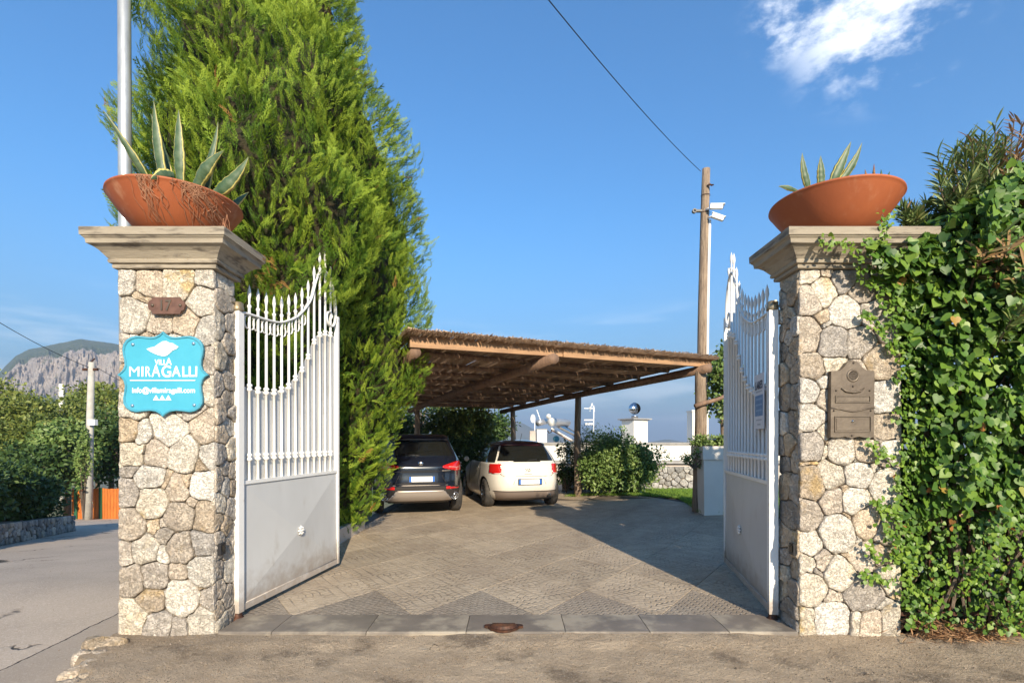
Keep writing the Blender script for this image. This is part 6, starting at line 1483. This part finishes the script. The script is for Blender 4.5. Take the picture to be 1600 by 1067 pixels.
for i, (px, py, Y, rx, rz, mt, t0, lab) in enumerate(specs):
    p_ = P(px, py, Y); gg = road_z(p_[0], Y); leafy('roadside_tree', lab, 'tree', (p_[0], Y, gg), rx, rx*.85, rz, p_[2]-gg, 5200 if Y < 35 else 3200, .18 if Y < 35 else .24, mt, 100+i, clumps=54, trunk=.15, tone0=t0, group='trees beyond the road')
# a tree out of frame to the left casts no needed shade; the thicket floor
# ---------------------------------------------------------------- mountain
def mount_mat():
    m, b, p, out = base_mat('cliff_mountain'); co = b.new('ShaderNodeTexCoord').outputs['Object']
    hgt = b.new('ShaderNodeAttribute', attribute_name='tone').outputs['Fac']
    st = b.vm('MULTIPLY', co, (1, 1, .8))
    rock_ = b.mix(b.ramp(b.noise(st, .035, 9, .7), .35, .66), (.44, .38, .33), (.30, .25, .21))
    rock_ = b.mix(b.m('MULTIPLY', b.ramp(b.noise(b.vm('MULTIPLY', co, (1,1,.8)), .07, 8, .75), .54, .62), .75), rock_, (.14, .115, .095))
    green = b.mix(b.ramp(b.noise(co, .03, 8, .7), .35, .65), (.045, .075, .025), (.085, .10, .04))
    green = b.mix(b.m('MULTIPLY', b.ramp(b.noise(co, .06, 8, .7), .58, .64), .7), green, (.30, .27, .22))
    jit = b.m('MULTIPLY', b.m('SUBTRACT', b.noise(co, .02, 8, .65), .5), .35)
    h = b.m('ADD', hgt, jit); isrock = b.m('MULTIPLY', b.ramp(h, .33, .37), b.ramp(h, .80, .76))
    veg = b.m('MULTIPLY', b.ramp(b.noise(co, .05, 8, .7), .60, .64), .75)
    col = b.mix(b.m('MULTIPLY', isrock, b.m('SUBTRACT', 1, veg)), green, rock_)
    b.put(p.inputs['Base Color'], col); p.inputs['Roughness'].default_value = .95
    bump(b, p, b.m('ADD', b.noise(co, .08, 8, .75), b.noise(b.vm('MULTIPLY', co, (1,1,.7)), .2, 5, .7)), .9, 6)
    return m
from mathutils import noise as mnoise
YM = 1100.; pxs = np.linspace(-200, 330, 520)
top_y = np.interp(pxs, [-260,-100,-40,-8,8,25,45,70,95,118,128,150,175,230,330,420], [640,622,606,590,572,556,546,541,536,531,530,533,536,548,600,640])
V = []; tone = []; prof = [(0,0,0), (.14,150,.10), (.28,270,.2), (.42,350,.31), (.47,366,.40), (.55,376,.5), (.63,384,.6), (.70,392,.68), (.76,405,.75), (.80,440,.86), (.90,530,.9), (1.0,620,.95), (.97,850,1.), (.3,1500,1.)]
pf = []
for i in range(len(prof)-1):
    for s_ in np.linspace(0, 1, 6, endpoint=False): pf.append(tuple(np.array(prof[i])*(1-s_)+np.array(prof[i+1])*s_))
r = np.random.default_rng(4); ph = r.random(12)*6
for px, ty in zip(pxs, top_y):
    for j, (hf, dy, tn_) in enumerate(pf):
        Ym = YM-450+dy; rug = 20*mnoise.fractal(Vector((px*.035, hf*4, 3)), .9, 2.1, 6)+9*mnoise.fractal(Vector((px*.2, hf*11, 9)), .8, 2.1, 5)
        Ym += rug*(1 if .3 < hf < .84 else .15)
        zt_m = (690-ty)/820*(YM-450+620)+1.5; z = -25+(zt_m+25)*hf+(7*mnoise.fractal(Vector((px*.06, hf*6, 1)), .9, 2.1, 6)+.6*r.normal())*(.15+.85*(hf < .84))*(hf > .05)
        V.append(((px-800)/820*Ym, Ym, z)); tone.append(tn_)
k_ = len(pf); F = np.array([(i*k_+j, (i+1)*k_+j, (i+1)*k_+j+1, i*k_+j+1) for i in range(len(pxs)-1) for j in range(k_-1)])
mk('mountain', V, F, mount_mat(), None, True, tone=tone, kind='structure')
# far blue ridge behind the villa
V = []; pxs = np.linspace(500, 1500, 120); hh = np.interp(pxs, [500,640,700,740,780,815,850,900,960,1500], [650,640,642,640,652,662,676,686,688,689])
for px, y in zip(pxs, hh):
    Yr = 2600.
    V += [((px-800)/820*Yr, Yr-500, -45), ((px-800)/820*Yr, Yr, (690-y)/820*Yr+1.5+6*math.sin(px*.11)), ((px-800)/820*Yr, Yr+700, -45)]
F = np.array([(i*3+j, (i+1)*3+j, (i+1)*3+j+1, i*3+j+1) for i in range(119) for j in range(2)])
mk('distant_ridge', V, F, mat('far_ridge', (.10,.11,.07), (.15,.14,.10), .01, .95, 0), None, True, kind='structure')
# still, clear air with a little haze
if True:
    m = bpy.data.materials.new('haze_air'); m.use_nodes = True; m.node_tree.nodes.clear(); b = NB(m.node_tree)
    out = b.new('ShaderNodeOutputMaterial'); v = b.new('ShaderNodeVolumePrincipled')
    v.inputs['Color'].default_value = (.62, .78, 1, 1); v.inputs['Density'].default_value = .00032; v.inputs['Anisotropy'].default_value = .2
    b.l.new(v.outputs[0], out.inputs['Volume'])
    o = G().box((-9400, -9400, -60), (9400, 9400, 330)).mk('haze', m, kind='stuff'); setp(o, 'thin blue summer haze filling the air towards the mountains', 'haze')
